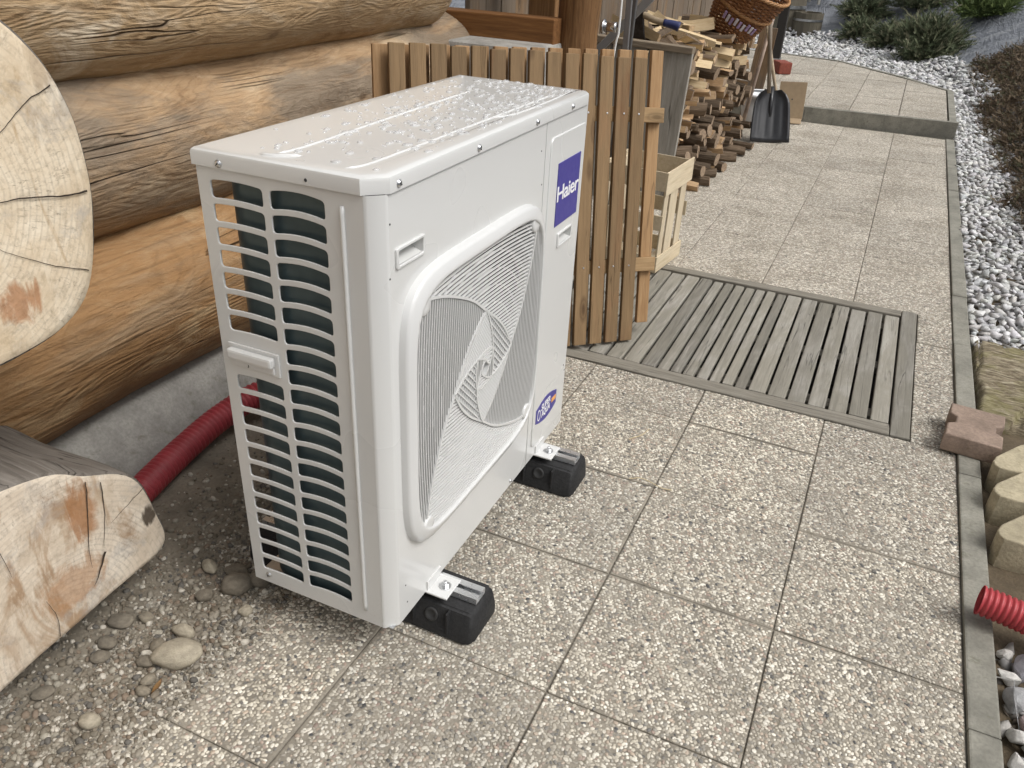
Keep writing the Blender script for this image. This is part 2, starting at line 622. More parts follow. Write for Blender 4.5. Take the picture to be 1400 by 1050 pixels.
# ground: one sheet to the horizon
g = MB()
g.add([(-200, -200, -0.07), (200, -200, -0.07), (200, 200, -0.07), (-200, 200, -0.07)], [(0, 1, 2, 3)])
tag(g.build('ground', M_SOIL), kind='structure')

# soil strip beside the kerb, lumpy
g = MB()
nx, ny = 14, 90
for j in range(ny + 1):
    for i in range(nx + 1):
        x = 0.862 + i * 0.07
        y = -1.5 + j * 0.16
        g.v.append((x, y, -0.03 + 0.018 * nz(x, y, 0, 6) + 0.01 * nz(x, y, 0, 17)))
for j in range(ny):
    for i in range(nx):
        a = j * (nx + 1) + i
        g.f.append((a, a + 1, a + nx + 2, a + nx + 1)); g.mi.append(0)
tag(g.build('soil_strip', M_SOIL, smooth=True), kind='structure')

# planted bank under a grey-blue weed sheet
g = MB()
xs = [-14 + 0.3 * i for i in range(45)] + [-0.5 + 0.12 * i for i in range(38)] + [4.2 + 0.8 * i for i in range(24)]
ys = [-4 + 0.5 * j for j in range(16)] + [4 + 0.16 * j for j in range(75)] + [16 + 0.8 * j for j in range(30)]
for y in ys:
    for x in xs:
        g.v.append((x, y, bank_z(x, y)))
for j in range(len(ys) - 1):
    for i in range(len(xs) - 1):
        a = j * len(xs) + i
        q = (a, a + 1, a + len(xs) + 1, a + len(xs))
        if max(g.v[k][2] for k in q) > -0.1:
            g.f.append(q); g.mi.append(0)
tag(g.build('bank', M_GEO, smooth=True), kind='structure')

# paving: slabs one by one over a dark sand bed
paving = tag(empty('paving'), kind='structure')
g = MB()
for lo_b, hi_b in (((-1.45, -2.4, -0.05), (0.802, 1.432, -0.0045)), ((-1.45, 2.562, -0.05), (0.802, 6.66, -0.0045)), ((0.666, 1.432, -0.05), (0.802, 2.562, -0.0045)), ((-1.45, 1.432, -0.05), (-0.802, 2.562, -0.0045))):
    MB().box(lo_b, hi_b).build('sand_bed', M_SAND, paving)
_slabs = {}
def slab(x0, y0, x1, y1, z=0.0, parent=paving, near=False):
    k = (round(x1 - x0, 3), round(y1 - y0, 3), near)
    if k not in _slabs:
        me = MB().bbox((-k[0] / 2 + 0.0022, -k[1] / 2 + 0.001, -0.04), (k[0] / 2 - 0.0012, k[1] / 2 - 0.0012, 0), 0.003).mesh('slab')
        me.materials.append(M_MORT if near else M_AGG)
        _slabs[k] = me
    o = bpy.data.objects.new('slab', _slabs[k])
    COL.objects.link(o)
    o.parent = parent
    o.location = ((x0 + x1) / 2 + rnd.uniform(-.0008, .0008), (y0 + y1) / 2 + rnd.uniform(-.0008, .0008), z + rnd.uniform(-0.0016, 0.0006))
    o.rotation_euler = (rnd.uniform(-.0025, .0025), rnd.uniform(-.0025, .0025), rnd.uniform(-.003, .003))
    if near:
        set_pebbles(o, x1 - x0, y1 - y0)
    return o
# real pebbles set in the slabs of the near paving: a few shared sheets, turned at random
M_MORT = concrete_mat('slab_mortar', (0.3, 0.27, 0.22), 0.5)
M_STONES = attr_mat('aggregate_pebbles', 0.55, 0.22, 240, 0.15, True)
APAL = [((0.84, 0.79, 0.67), 12), ((0.74, 0.68, 0.56), 14), ((0.63, 0.57, 0.455), 15), ((0.52, 0.465, 0.365), 15), ((0.42, 0.375, 0.3), 15), ((0.33, 0.305, 0.255), 10), ((0.5, 0.39, 0.29), 7), ((0.38, 0.28, 0.22), 4), ((0.19, 0.18, 0.165), 5), ((0.1, 0.1, 0.1), 2)]
_acol = [c for c, n_ in APAL for _ in range(n_)]
def dome_proto(seed):
    r = random.Random(seed)
    n_ = 7
    v = [(0.05, 0.0, 1.0)]
    ph = r.uniform(0, 6)
    for k, (rr, z) in enumerate(((0.62, 0.8), (1.0, 0.22), (0.95, -0.5))):
        for i in range(n_):
            a = 2 * math.pi * (i + 0.5 * (k % 2)) / n_
            q = rr * (1 + 0.16 * math.sin(a * 2 + ph) + r.uniform(-.07, .07))
            v.append((q * math.cos(a), q * math.sin(a), z))
    f = [(0, 1 + i, 1 + (i + 1) % n_) for i in range(n_)]
    for k in (0, 1):
        for i in range(n_):
            a, b_ = 1 + k * n_ + i, 1 + k * n_ + (i + 1) % n_
            c, d = a + n_, b_ + n_
            f += [(a, c, b_), (b_, c, d)]
    return np.array(v), np.array(f)
DOME = [dome_proto(i) for i in range(8)]
def aggregate_sheet(w_, h_):
    xf, cc = [], []
    s_ = 0.0082
    j = 0
    y = -h_ / 2 + 0.004
    while y < h_ / 2 - 0.003:
        x = -w_ / 2 + 0.004 + (0.5 * s_ if j % 2 else 0)
        while x < w_ / 2 - 0.003:
            if rnd.random() < 0.93:
                r = rnd.choice((0.0027, 0.0032, 0.0036, 0.0040, 0.0044, 0.0051))
                el = rnd.uniform(1.0, 1.6)
                px_ = max(-w_ / 2 + r * 1.2, min(w_ / 2 - r * 1.2, x + rnd.uniform(-.0021, .0021)))
                py_ = max(-h_ / 2 + r * 1.2, min(h_ / 2 - r * 1.2, y + rnd.uniform(-.0021, .0021)))
                xf.append((rnd.randrange(8), xform((px_, py_, -0.0004), (rnd.uniform(-.15, .15), rnd.uniform(-.15, .15), rnd.uniform(0, 6.28)), (r * el, r, rnd.uniform(.0007, .002)))))
                c = rnd.choice(_acol); q = rnd.uniform(.88, 1.1)
                cc.append((c[0] * q, c[1] * q, c[2] * q))
            x += s_
        y += s_ * 0.9
        j += 1
    me = scatter_mesh('aggregate', DOME, xf, cc)
    me.polygons.foreach_set('use_smooth', [True] * len(me.polygons))
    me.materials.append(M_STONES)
    return me
_full = []
_part = {}
def set_pebbles(sl, w_, h_):
    if abs(w_ - .4) < 1e-3 and abs(h_ - .4) < 1e-3:
        if len(_full) < 6:
            _full.append(aggregate_sheet(.3975, .3975))
            me = _full[-1]
        else:
            me = rnd.choice(_full)
        rot = rnd.randrange(4) * math.pi / 2
    else:
        k = (round(w_, 2), round(h_, 2))
        if k not in _part:
            _part[k] = aggregate_sheet(w_ - .0025, h_ - .0025)
        me, rot = _part[k], rnd.randrange(2) * math.pi
    o = bpy.data.objects.new('aggregate', me)
    COL.objects.link(o)
    o.parent = sl
    o.rotation_euler = (0, 0, rot)
    o['kind'] = 'stuff'

DX0, DX1, DY0, DY1 = -0.80, 0.664, 1.434, 2.56           # the sunk wooden grating
strips = [(-1.2, -0.8), (-0.8, -0.4), (-0.4, 0.0), (0.0, 0.4), (0.4, 0.8)]
for sx0, sx1 in strips:
    rows = [-2.0 + 0.4 * k for k in range(9)]            # ... 1.2
    for y0 in rows:
        y1 = min(y0 + 0.4, DY0 if sx0 > -0.9 else y0 + 0.4)
        slab(sx0, y0, sx1, y1, near=y0 > -1.3)
    far = [DY1, 2.84, 3.21, 3.61, 3.96, 4.3, 4.7, 5.04, 5.42, 5.82, 6.22, 6.62]
    if sx0 < -0.9:
        far = [1.6, 2.0, 2.4] + far[1:]
    if abs(sx0) < 0.01:
        far = [DY1, 2.83, 3.2, 3.59, 3.99, 4.36, 4.68, 5.04, 5.44, 5.84, 6.24, 6.62]
    if sx0 > 0.3:
        far = [DY1, 2.84, 3.23, 3.62, 4.02, 4.42, 4.82, 5.22, 5.62, 6.02, 6.32, 6.62]
    for y0, y1 in zip(far, far[1:]):
        slab(sx0, y0, sx1, y1)
for y0, y1 in ((DY0, 1.86), (1.86, 2.25), (2.25, DY1)):
    slab(DX1, y0, 0.8, y1, near=True)

# kerb along the path, stone by stone
kerb = tag(empty('kerb'), kind='structure')
ky = [-1.7, -0.7, 0.3, 1.3, 2.3, 2.86, 3.86, 4.86, 5.86, 6.62]
for a, b_ in zip(ky, ky[1:]):
    o = MB().bbox((0.8018, a + 0.001, -0.16), (0.864, b_ - 0.001, 0.010), 0.005).build('kerb_stone', M_KERB, kerb)
    o.rotation_euler = (0, 0, 0)
    o.location = (rnd.uniform(-.001, .001), 0, rnd.uniform(-.002, .002))

# upper terrace behind a low step
terrace = tag(empty('terrace', (0, 0, 0)), kind='structure')
TZ = 0.115
sx = [-1.35, -0.35, 0.3, 0.865]
sy = lambda x: 6.62 + 0.09 * (x + 0.4)
def prism(poly, z0, z1):
    n = len(poly)
    m_ = MB()
    m_.add([(x, y, z0) for x, y in poly] + [(x, y, z1) for x, y in poly],
           [tuple(range(n - 1, -1, -1)), tuple(range(n, 2 * n))] + [(i, (i + 1) % n, n + (i + 1) % n, n + i) for i in range(n)])
    return m_
for a, b_ in zip(sx, sx[1:]):
    a += 0.002
    prism([(a, sy(a)), (b_, sy(b_)), (b_, sy(b_) + 0.06), (a, sy(a) + 0.06)], -0.05, TZ + 0.008).build('step_stone', M_KERB, terrace)
edge_far = [(0.79, 8.6), (0.38, 9.2), (-0.42, 10.15), (-1.2, 10.35), (-3.0, 10.5)]
def far_y(x):
    for (x0, y0), (x1, y1) in zip(edge_far, edge_far[1:]):
        if x1 <= x <= x0:
            return y0 + (y1 - y0) * (x - x0) / (x1 - x0)
    return 8.6 if x > 0.79 else 10.5
prism([(-3, 6.7), (0.79, 6.76)] + edge_far, -0.05, TZ - 0.014).build('sand_bed', M_SAND, terrace)
cols_t = [-2.8, -2.4, -2.0, -1.6, -1.2, -0.8, -0.4, 0.0, 0.4, 0.785]
for ci, (x0, x1) in enumerate(zip(cols_t, cols_t[1:])):
    y = 6.70 + 0.09 * (x0 + 0.4) + 0.02
    off = [0.55, 0.4, 0.62, 0.4, 0.5, 0.4, 0.52, 0.48, 0.7][ci]
    ym = max(far_y(x0), far_y(x1))
    while y < ym - 0.02:
        y1 = y + off
        off = 0.4
        p = [(x0 + .003, min(y + .003, far_y(x0))), (x1 - .003, min(y + .003 + 0.03, far_y(x1))), (x1 - .003, min(y1 - .003 + 0.03, far_y(x1))), (x0 + .003, min(y1 - .003, far_y(x0)))]
        prism(p, TZ - 0.03, TZ + rnd.uniform(-.001, .001)).build('slab', M_AGG, terrace)
        y = y1
for (x0, y0), (x1, y1) in zip([(0.795, 6.73), (0.795, 8.6)] + edge_far[1:], [(0.795, 8.6)] + edge_far[1:]):
    d = Vector((x1 - x0, y1 - y0)).normalized()
    n = Vector((d.y, -d.x)) * 0.055
    prism([(x0, y0), (x0 + n.x, y0 + n.y), (x1 + n.x, y1 + n.y), (x1, y1)], -0.1, TZ + 0.006 + rnd.uniform(0, .002)).build('edge_stone', M_KERB, terrace)

# white marble chippings along kerb and terrace
M_CHIP = attr_mat('marble_chippings', 0.7, 0.3, 70, 0.4)
rocks = [proto_arrays(rock_mesh('r', 100 + i, 13)) for i in range(10)]
xf, cc = [], []
def chip(x, y, z, s, tone=None):
    xf.append((rnd.randrange(10), xform((x, y, z), (rnd.uniform(-.6, .6), rnd.uniform(-.6, .6), rnd.uniform(0, 6.28)), (s * rnd.uniform(.8, 1.5), s * rnd.uniform(.7, 1.05), s * rnd.uniform(.6, 1.0)))))
    t = tone or rnd.choice([0.44, 0.5, 0.55, 0.6, 0.66, 0.72])
    cc.append((t * rnd.uniform(.97, 1.02), t * rnd.uniform(.97, 1.01), t * rnd.uniform(.93, 1.02)))
for layer in range(2):
    y = 2.36
    while y < 9.0:
        x = 0.875
        xr = 1.26 + 0.05 * math.sin(y * 3)
        while x < xr:
            s = rnd.uniform(0.016, 0.034)
            if rnd.random() < 0.92:
                chip(x + rnd.uniform(-.012, .012) + .01, y + rnd.uniform(-.02, .02), -0.032 + layer * 0.02 + rnd.uniform(0, .018) + 0.15 * max(0, x - 1.15), s)
            x += 0.037
        y += 0.034
n_far = 0
while n_far < 7000:
    x, y = rnd.uniform(-2.4, 1.3), rnd.uniform(8.4, 14.3)
    d = bank_d(x, y)
    fy = far_y(x) if x < 0.79 else 8.0
    if d > 0.22 or (x < 0.87 and y < fy + 0.1):
        continue
    chip(x, y, -0.03 + rnd.uniform(0, .05) + max(0, d + .1) * 0.4, rnd.uniform(0.025, 0.05))
    n_far += 1
ob = link('white_gravel', scatter_mesh('white_gravel', rocks, xf, cc), M_CHIP)
tag(ob, 'white marble chippings filling the strip beside the kerb', 'gravel', kind='stuff')
# ================================================================ LOG HOUSE
def log_mat(name, pale, tan, brown, grey, greycov, seed):
    """peeled log: blotches of pale sapwood and brown bast, grey weathering, grain lines, knots and checks (grain along x)"""
    m, nt, b = mat(name)
    v = coords(nt, 'Object', (0.4, 1, 1), (seed, 0, 0))
    vs = coords(nt, 'Object', (0.1, 1, 1), (seed, 2, 0))
    vl = coords(nt, 'Object', (0.045, 1, 1), (seed, 5, 0))
    n1 = noise_t(nt, v, 5.5, 8, 0.68, 0.9)
    n2 = noise_t(nt, v, 16, 6, 0.7, 0.5)
    c = ramp(nt, n1, [(0.30, brown), (0.43, tan), (0.55, tan), (0.66, pale)])
    c = mix(nt, ramp(nt, n2, [(0.5, 0.0), (0.7, 0.6)]), c, pale)
    c = mix(nt, ramp(nt, n2, [(0.28, 0.65), (0.42, 0.0)]), c, brown)
    gp = noise_t(nt, coords(nt, 'Object', (0.25, 1, 1), (seed + 3, 1, 1)), 3.6, 6, 0.66, 0.7)
    c = mix(nt, ramp(nt, gp, [(1 - greycov - 0.07, 0.0), (1 - greycov + 0.05, 0.8)]), c, mix(nt, n2, [x * 0.55 for x in grey], [x * 1.5 for x in grey]))
    # knots with rings that bend the grain
    vo = node(nt, 'ShaderNodeTexVoronoi')
    vo.inputs['Scale'].default_value = 3.4
    nt.links.new(coords(nt, 'Object', (0.75, 1, 1), (seed, 3, 3)), vo.inputs['Vector'])
    kd = vo.outputs['Distance']
    kn = ramp(nt, kd, [(0.03, 1.0), (0.055, 0.55), (0.065, 0.9), (0.08, 0.25), (0.13, 0.0)])
    # fine grain: sine bands distorted by noise
    gr_ = noise_t(nt, vl, 60, 5, 0.62, 0.5)
    ln = math_n(nt, 'SINE', math_n(nt, 'MULTIPLY', math_n(nt, 'ADD', noise_t(nt, vs, 3.5, 3, 0.5, 0.6), math_n(nt, 'MULTIPLY', kd, -0.25)), 190))
    c = mix(nt, math_n(nt, 'MULTIPLY', ramp(nt, ln, [(0.55, 0.0), (1.0, 1.0)]), ramp(nt, n1, [(0.35, 0.28), (0.6, 0.06)])), c, [x * 0.55 for x in brown])
    c = mix(nt, ramp(nt, gr_, [(0.3, 0.45), (0.46, 0.0)]), c, [x * 0.6 for x in brown])
    c = mix(nt, math_n(nt, 'MULTIPLY', kn, 0.7), c, [x * 0.5 for x in brown])
    cr = noise_t(nt, vl, 8, 3, 0.5, 0.35)
    ck = ramp(nt, math_n(nt, 'ABSOLUTE', math_n(nt, 'SUBTRACT', cr, 0.5)), [(0.0, 1.0), (0.008, 0.0)])
    ck = math_n(nt, 'MULTIPLY', ck, ramp(nt, noise_t(nt, v, 2.5, 2), [(0.52, 0.0), (0.62, 1.0)]))
    c = mix(nt, math_n(nt, 'MULTIPLY', ck, 0.8), c, [x * 0.2 for x in brown])
    nt.links.new(c, b.inputs['Base Color'])
    b.inputs['Roughness'].default_value = 0.72
    b.inputs['Specular IOR Level'].default_value = 0.3
    h = math_n(nt, 'ADD', n2, math_n(nt, 'MULTIPLY', gr_, 0.6))
    h = math_n(nt, 'SUBTRACT', h, math_n(nt, 'MULTIPLY', ck, 1.6))
    bump(nt, b, math_n(nt, 'ADD', h, math_n(nt, 'MULTIPLY', ln, 0.05)), 0.8, 0.016)
    return m
M_LOG = log_mat('peeled_log', (0.68, 0.57, 0.42), (0.46, 0.32, 0.18), (0.24, 0.135, 0.06), (0.4, 0.34, 0.26), 0.36, 1.3)
M_LOG2 = log_mat('grey_patched_log', (0.55, 0.42, 0.275), (0.39, 0.26, 0.145), (0.21, 0.118, 0.055), (0.18, 0.148, 0.112), 0.47, 4.1)
M_LOG3 = log_mat('amber_log', (0.45, 0.315, 0.175), (0.32, 0.182, 0.08), (0.175, 0.088, 0.035), (0.3, 0.225, 0.145), 0.40, 7.7)
M_BARK = wood('grey_log_skin', [(0.07, 0.06, 0.05), (0.15, 0.13, 0.11), (0.27, 0.245, 0.215)], 'X', 1.4, cracks=0.9, knots=False, var=0.1, bmp=0.9)
M_BEAM = wood('stained_timber', [(0.11, 0.048, 0.015), (0.19, 0.085, 0.028), (0.27, 0.13, 0.045)], 'Y', 1.2, cracks=0.6, var=0.1)
M_POST = wood('brown_post', [(0.08, 0.036, 0.013), (0.17, 0.085, 0.032), (0.3, 0.17, 0.075)], 'Z', 1.2, cracks=0.7, var=0.1)

def end_grain(name, centre, c0, c1, c2, stain, spots=()):
    m, nt, b = mat(name)
    v = coords(nt, 'Object')
    sep = node(nt, 'ShaderNodeSeparateXYZ')
    nt.links.new(v, sep.inputs[0])
    nv = noise_t(nt, v, 4, 4, 0.6)
    dy = math_n(nt, 'SUBTRACT', sep.outputs[1], centre[0])
    dz = math_n(nt, 'SUBTRACT', sep.outputs[2], centre[1])
    r = math_n(nt, 'SQRT', math_n(nt, 'ADD', math_n(nt, 'MULTIPLY', dy, dy), math_n(nt, 'MULTIPLY', dz, dz)))
    r = math_n(nt, 'ADD', r, math_n(nt, 'MULTIPLY', nv, 0.03))
    ring = math_n(nt, 'SINE', math_n(nt, 'MULTIPLY', r, 560))
    n1 = noise_t(nt, v, 6, 5, 0.65, 0.7)
    n2 = noise_t(nt, v, 60, 5, 0.7)
    c = ramp(nt, n1, [(0.25, c0), (0.5, c1), (0.75, c2)])
    c = mix(nt, math_n(nt, 'MULTIPLY', ramp(nt, ring, [(0.3, 0.0), (0.95, 1.0)]), ramp(nt, n1, [(0.4, 0.05), (0.62, 0.24)])), c, [x * 0.42 for x in c0])
    n3 = noise_t(nt, coords(nt, 'Object', (1, 1.3, 0.5), (3, 1, 2)), 5, 5, 0.6, 1.2)
    c = mix(nt, ramp(nt, n3, [(0.52, 0.0), (0.60, 0.8)]), c, mix(nt, n2, stain, [x * 0.55 for x in stain]))
    n4 = noise_t(nt, coords(nt, 'Object', (1, 1, 1), (7, 4, 1)), 7, 6, 0.7, 0.8)
    c = mix(nt, ramp(nt, n4, [(0.55, 0.0), (0.68, 0.6)]), c, (0.34, 0.32, 0.3))
    c = mix(nt, ramp(nt, n2, [(0.3, 0.4), (0.5, 0.0)]), c, [x * 0.45 for x in c0])
    # rough fibres, scuffs and checks
    n5 = noise_t(nt, coords(nt, 'Object', (1, 1.0, 0.35), (2, 6, 3)), 34, 6, 0.75, 0.6)
    c = mix(nt, ramp(nt, n5, [(0.54, 0.0), (0.74, 0.55)]), c, [min(1, x * 1.08) for x in c2])
    c = mix(nt, ramp(nt, n5, [(0.26, 0.4), (0.40, 0.0)]), c, [x * 0.75 for x in c0])
    an = node(nt, 'ShaderNodeMath', operation='ARCTAN2')
    nt.links.new(dz, an.inputs[0]); nt.links.new(dy, an.inputs[1])
    cv = node(nt, 'ShaderNodeCombineXYZ')
    nt.links.new(math_n(nt, 'MULTIPLY', an.outputs[0], 4.0), cv.inputs[0])
    nt.links.new(math_n(nt, 'MULTIPLY', r, 3.0), cv.inputs[1])
    ck = noise_t(nt, cv.outputs[0], 3.2, 4, 0.6, 0.3)
    ck = ramp(nt, math_n(nt, 'ABSOLUTE', math_n(nt, 'SUBTRACT', ck, 0.5)), [(0.0, 1.0), (0.005, 0.0)])
    ck = math_n(nt, 'MULTIPLY', ck, ramp(nt, n1, [(0.45, 0.0), (0.6, 1.0)]))
    c = mix(nt, math_n(nt, 'MULTIPLY', ck, 0.6), c, (0.1, 0.065, 0.04))
    for (y, z, sy_, sz_, col, a) in spots:
        qa = math_n(nt, 'DIVIDE', math_n(nt, 'SUBTRACT', sep.outputs[1], y), sy_)
        qb = math_n(nt, 'DIVIDE', math_n(nt, 'SUBTRACT', sep.outputs[2], z), sz_)
        q = math_n(nt, 'ADD', math_n(nt, 'ADD', math_n(nt, 'MULTIPLY', qa, qa), math_n(nt, 'MULTIPLY', qb, qb)), math_n(nt, 'MULTIPLY', math_n(nt, 'SUBTRACT', noise_t(nt, coords(nt, 'Object', (1, 1.6, 0.6), (y, z, 1)), 16, 5, 0.65, 0.8), 0.5), 4.0))
        c = mix(nt, math_n(nt, 'MULTIPLY', ramp(nt, q, [(0.35, 1.0), (1.15, 0.0)]), a), c, mix(nt, n2, [x * 0.5 for x in col], [x * 1.3 for x in col]))
    nt.links.new(c, b.inputs['Base Color'])
    b.inputs['Roughness'].default_value = 0.85
    b.inputs['Specular IOR Level'].default_value = 0.2
    h = math_n(nt, 'ADD', math_n(nt, 'MULTIPLY', ring, 0.02), math_n(nt, 'SUBTRACT', math_n(nt, 'ADD', n2, math_n(nt, 'MULTIPLY', n5, 0.3)), math_n(nt, 'MULTIPLY', ck, 2.0)))
    bump(nt, b, h, 0.4, 0.005)
    return m

house = empty('log_house', (-1.55, 0.5, 0))
tag(house, 'log cabin wall of thick weathered round logs with sawn corner log ends', 'house')
HI = house.matrix_world.inverted() if False else Matrix.Translation((1.55, -0.5, 0))

def wall_log(y0, y1, x, zc, ry, rz, m, seed, bulge=()):
    g = MB()
    N, K = 160, 64
    L = y1 - y0
    for i in range(N + 1):
        t = i / N
        yy = y0 + L * t
        for k in range(K):
            th = 2 * math.pi * k / K
            cx, cz = math.cos(th), math.sin(th)
            d = 1 + 0.055 * nz(yy * 1.1, cx, cz, 1.0, seed) + 0.03 * nz(yy * 3, cx * 2, cz * 2, 1.0, seed + 5) + 0.012 * nz(yy * 9, cx * 7, cz * 7, 1.0, seed + 2)
            drop = 0.02 * nz(yy * 0.7, 0, 0, 1, seed + 9)
            g.v.append((-L / 2 + L * t, -(ry * d) * cx, (rz * d) * cz + drop))
    for i in range(N):
        for k in range(K):
            k2 = (k + 1) % K
            g.f.append((i * K + k, (i + 1) * K + k, (i + 1) * K + k2, i * K + k2)); g.mi.append(0)
    g.f.append(tuple(range(K))); g.mi.append(0)
    g.f.append(tuple(N * K + k for k in range(K - 1, -1, -1))); g.mi.append(0)
    o = g.build('wall_log', m, house, smooth=True)
    o.matrix_local = Matrix.Translation((x + 1.55, (y0 + y1) / 2 - 0.5, zc)) @ Matrix.Rotation(math.pi / 2, 4, 'Z')
    return o
wall_log(-2.6, 2.35, -1.575, 0.375, 0.29, 0.265, M_LOG3, 1.0)
wall_log(-2.6, 2.30, -1.60, 0.815, 0.265, 0.235, M_LOG2, 2.0)
wall_log(-2.6, 2.05, -1.60, 1.225, 0.30, 0.245, M_LOG, 3.0)
wall_log(-2.6, 3.30, -1.60, 1.64, 0.28, 0.24, M_LOG, 4.0)
wall_log(-2.6, 3.30, -1.60, 2.05, 0.28, 0.24, M_LOG2, 5.0)
wall_log(-2.6, 3.30, -1.60, 2.45, 0.28, 0.24, M_LOG, 6.0)

# rendered plinth with a sloping top under the lowest log
g = MB()
prof = [(-1.75, -0.05), (-1.262, -0.05), (-1.275, 0.0), (-1.335, 0.085), (-1.37, 0.145), (-1.42, 0.175), (-1.75, 0.18)]
NY = 40
for j in range(NY + 1):
    y = -2.6 + 5.2 * j / NY
    for (x, z) in prof:
        g.v.append((x + 0.006 * nz(y, x, z, 5), y, z + 0.006 * nz(y, z, x, 4, 3)))
n = len(prof)
for j in range(NY):
    for k in range(n - 1):
        a = j * n + k
        g.f.append((a, a + 1, a + n + 1, a + n)); g.mi.append(0)
for p in range(len(g.v)):
    v = g.v[p]; g.v[p] = (v[0] + 1.55, v[1] - 0.5, v[2])
g.build('plinth', M_PLINTH, house, smooth=True)

def cross_log(name, outline, xe, back, m_end, m_side, seed, lift=0.0, rough=0.0):
    """log running away from the path, sawn end facing it; outline in (y, z)"""
    pts = [Vector((p[0], p[1])) for p in outline]
    # resample the closed outline
    cl = pts + [pts[0]]
    seg = [(cl[i + 1] - cl[i]).length for i in range(len(pts))]
    tot = sum(seg)
    N = 90
    ring = []
    for k in range(N):
        d = tot * k / N
        i = 0
        while d > seg[i]:
            d -= seg[i]; i += 1
        ring.append(cl[i].lerp(cl[i + 1], d / seg[i]))
    ring = [(ring[k - 2] + ring[k - 1] * 2 + ring[k] * 3 + ring[(k + 1) % N] * 2 + ring[(k + 2) % N]) / 9 for k in range(N)]
    c = sum(ring, Vector((0, 0))) / N
    g = MB()
    rows = [(xe, 0.0), (xe, 0.35), (xe, 0.7), (xe, 0.93), (xe - 0.0006, 0.982), (xe - 0.006, 1.0)] + [(xe - 0.005 - (xe - 0.005 - back) * t, 1.0) for t in [i / 16 for i in range(1, 17)]]
    for ri, (x, s) in enumerate(rows):
        for k, p in enumerate(ring):
            q = c + (p - c) * s
            dn = 0.0
            if s == 1.0 and ri > 5:
                dn = rough * (nz(x * 2.2, p.x * 9, p.y * 9, 1, seed) + 0.4 * nz(x * 5, p.x * 24, p.y * 24, 1, seed))
            q = c + (q - c) * (1 + dn)
            xx = x + (0.004 * nz(q.x, q.y, 0, 9, seed) if ri < 5 else 0)
            g.v.append((xx + 1.55, q.x - 0.5, q.y + lift * max(0, xe - x)))
    for i in range(len(rows) - 1):
        for k in range(N):
            k2 = (k + 1) % N
            g.f.append((i * N + k, (i + 1) * N + k, (i + 1) * N + k2, i * N + k2)); g.mi.append(0 if i < 4 else 1)
    me = g.mesh(name, True)
    bm = bmesh.new(); bm.from_mesh(me)
    bmesh.ops.recalc_face_normals(bm, faces=bm.faces[:])
    bm.to_mesh(me); bm.free()
    return link(name, me, [m_end, m_side], house)
O2 = lambda y, z: (y - 0.5, z)
E_UP = end_grain('end_grain_pale', O2(-0.42, 0.98), (0.5, 0.38, 0.24), (0.68, 0.57, 0.42), (0.82, 0.74, 0.6), (0.56, 0.38, 0.2),
                 [(*O2(-0.3, 0.79), 0.05, 0.04, (0.42, 0.2, 0.09), 0.8), (*O2(-0.15, 1.16), 0.03, 0.05, (0.4, 0.3, 0.2), 0.6)])
E_LO = end_grain('end_grain_stained', O2(-0.36, 0.1), (0.46, 0.37, 0.27), (0.63, 0.54, 0.43), (0.78, 0.71, 0.6), (0.42, 0.26, 0.14),
                 [(*O2(-0.142, 0.225), 0.019, 0.027, (0.07, 0.05, 0.034), 0.92), (*O2(-0.285, 0.33), 0.035, 0.085, (0.36, 0.17, 0.07), 0.8), (*O2(-0.345, 0.19), 0.09, 0.06, (0.42, 0.22, 0.1), 0.6)])
up = [(-0.205, 1.228), (-0.148, 1.16), (-0.115, 1.075), (-0.106, 1.0), (-0.108, 0.92), (-0.13, 0.82), (-0.165, 0.745), (-0.235, 0.704), (-0.35, 0.69), (-0.5, 0.70), (-0.63, 0.76), (-0.70, 0.88), (-0.72, 1.0), (-0.68, 1.13), (-0.6, 1.23), (-0.45, 1.29), (-0.3, 1.28)]
cross_log('cross_log', up, -0.9, -1.75, E_UP, M_BARK, 11.0, 0.0, 0.05)['label'] = 'thick pale sawn log end with a long drying crack'
lo = [(-0.80, 0.06), (-0.534, 0.078), (-0.3, 0.098), (-0.104, 0.115), (-0.097, 0.135), (-0.118, 0.208), (-0.127, 0.264), (-0.142, 0.32), (-0.172, 0.362), (-0.235, 0.396), (-0.275, 0.412), (-0.30, 0.448), (-0.366, 0.466), (-0.42, 0.476), (-0.55, 0.5), (-0.7, 0.47), (-0.8, 0.38), (-0.85, 0.22)]
cross_log('cross_log', lo, -0.9, -1.75, E_LO, M_BARK, 12.0, 0.0, 0.10)['label'] = 'low sawn log end stained orange with dark knot'
# drying cracks: narrow dark clefts running in from the rim
M_CRACK = plain('crack_dark', (0.035, 0.024, 0.016), 0.95)
def crack(pts, w0, lab=None):
    g = MB()
    ck = catmull(pts, 8)
    for i, p in enumerate(ck):
        t_ = i / (len(ck) - 1)
        wdt = 0.5 * w0 * (1 - t_) ** 0.8 * (1 + 0.4 * nz(p.x * 40, p.y * 40, 0)) + 0.0003
        d_ = ck[min(i + 1, len(ck) - 1)] - ck[max(i - 1, 0)]
        n_ = Vector((-d_.y, d_.x)).normalized()
        jit = 0.0022 * nz(p.x * 55, p.y * 55, 1.0)
        q0, q1 = p + n_ * (wdt + jit), p - n_ * (wdt - jit)
        g.v += [(0.6535, q0.x - 0.5, q0.y), (0.6535, q1.x - 0.5, q1.y)]
    for i in range(len(ck) - 1):
        g.f.append((2 * i, 2 * i + 1, 2 * i + 3, 2 * i + 2)); g.mi.append(0)
    g.build('drying_crack', M_CRACK, house)
crack([(-0.124, 0.938), (-0.17, 0.941), (-0.24, 0.955), (-0.34, 0.962), (-0.5, 0.968)], 0.0028)
crack([(-0.15, 1.12), (-0.2, 1.10), (-0.26, 1.06), (-0.3, 1.04)], 0.0014)
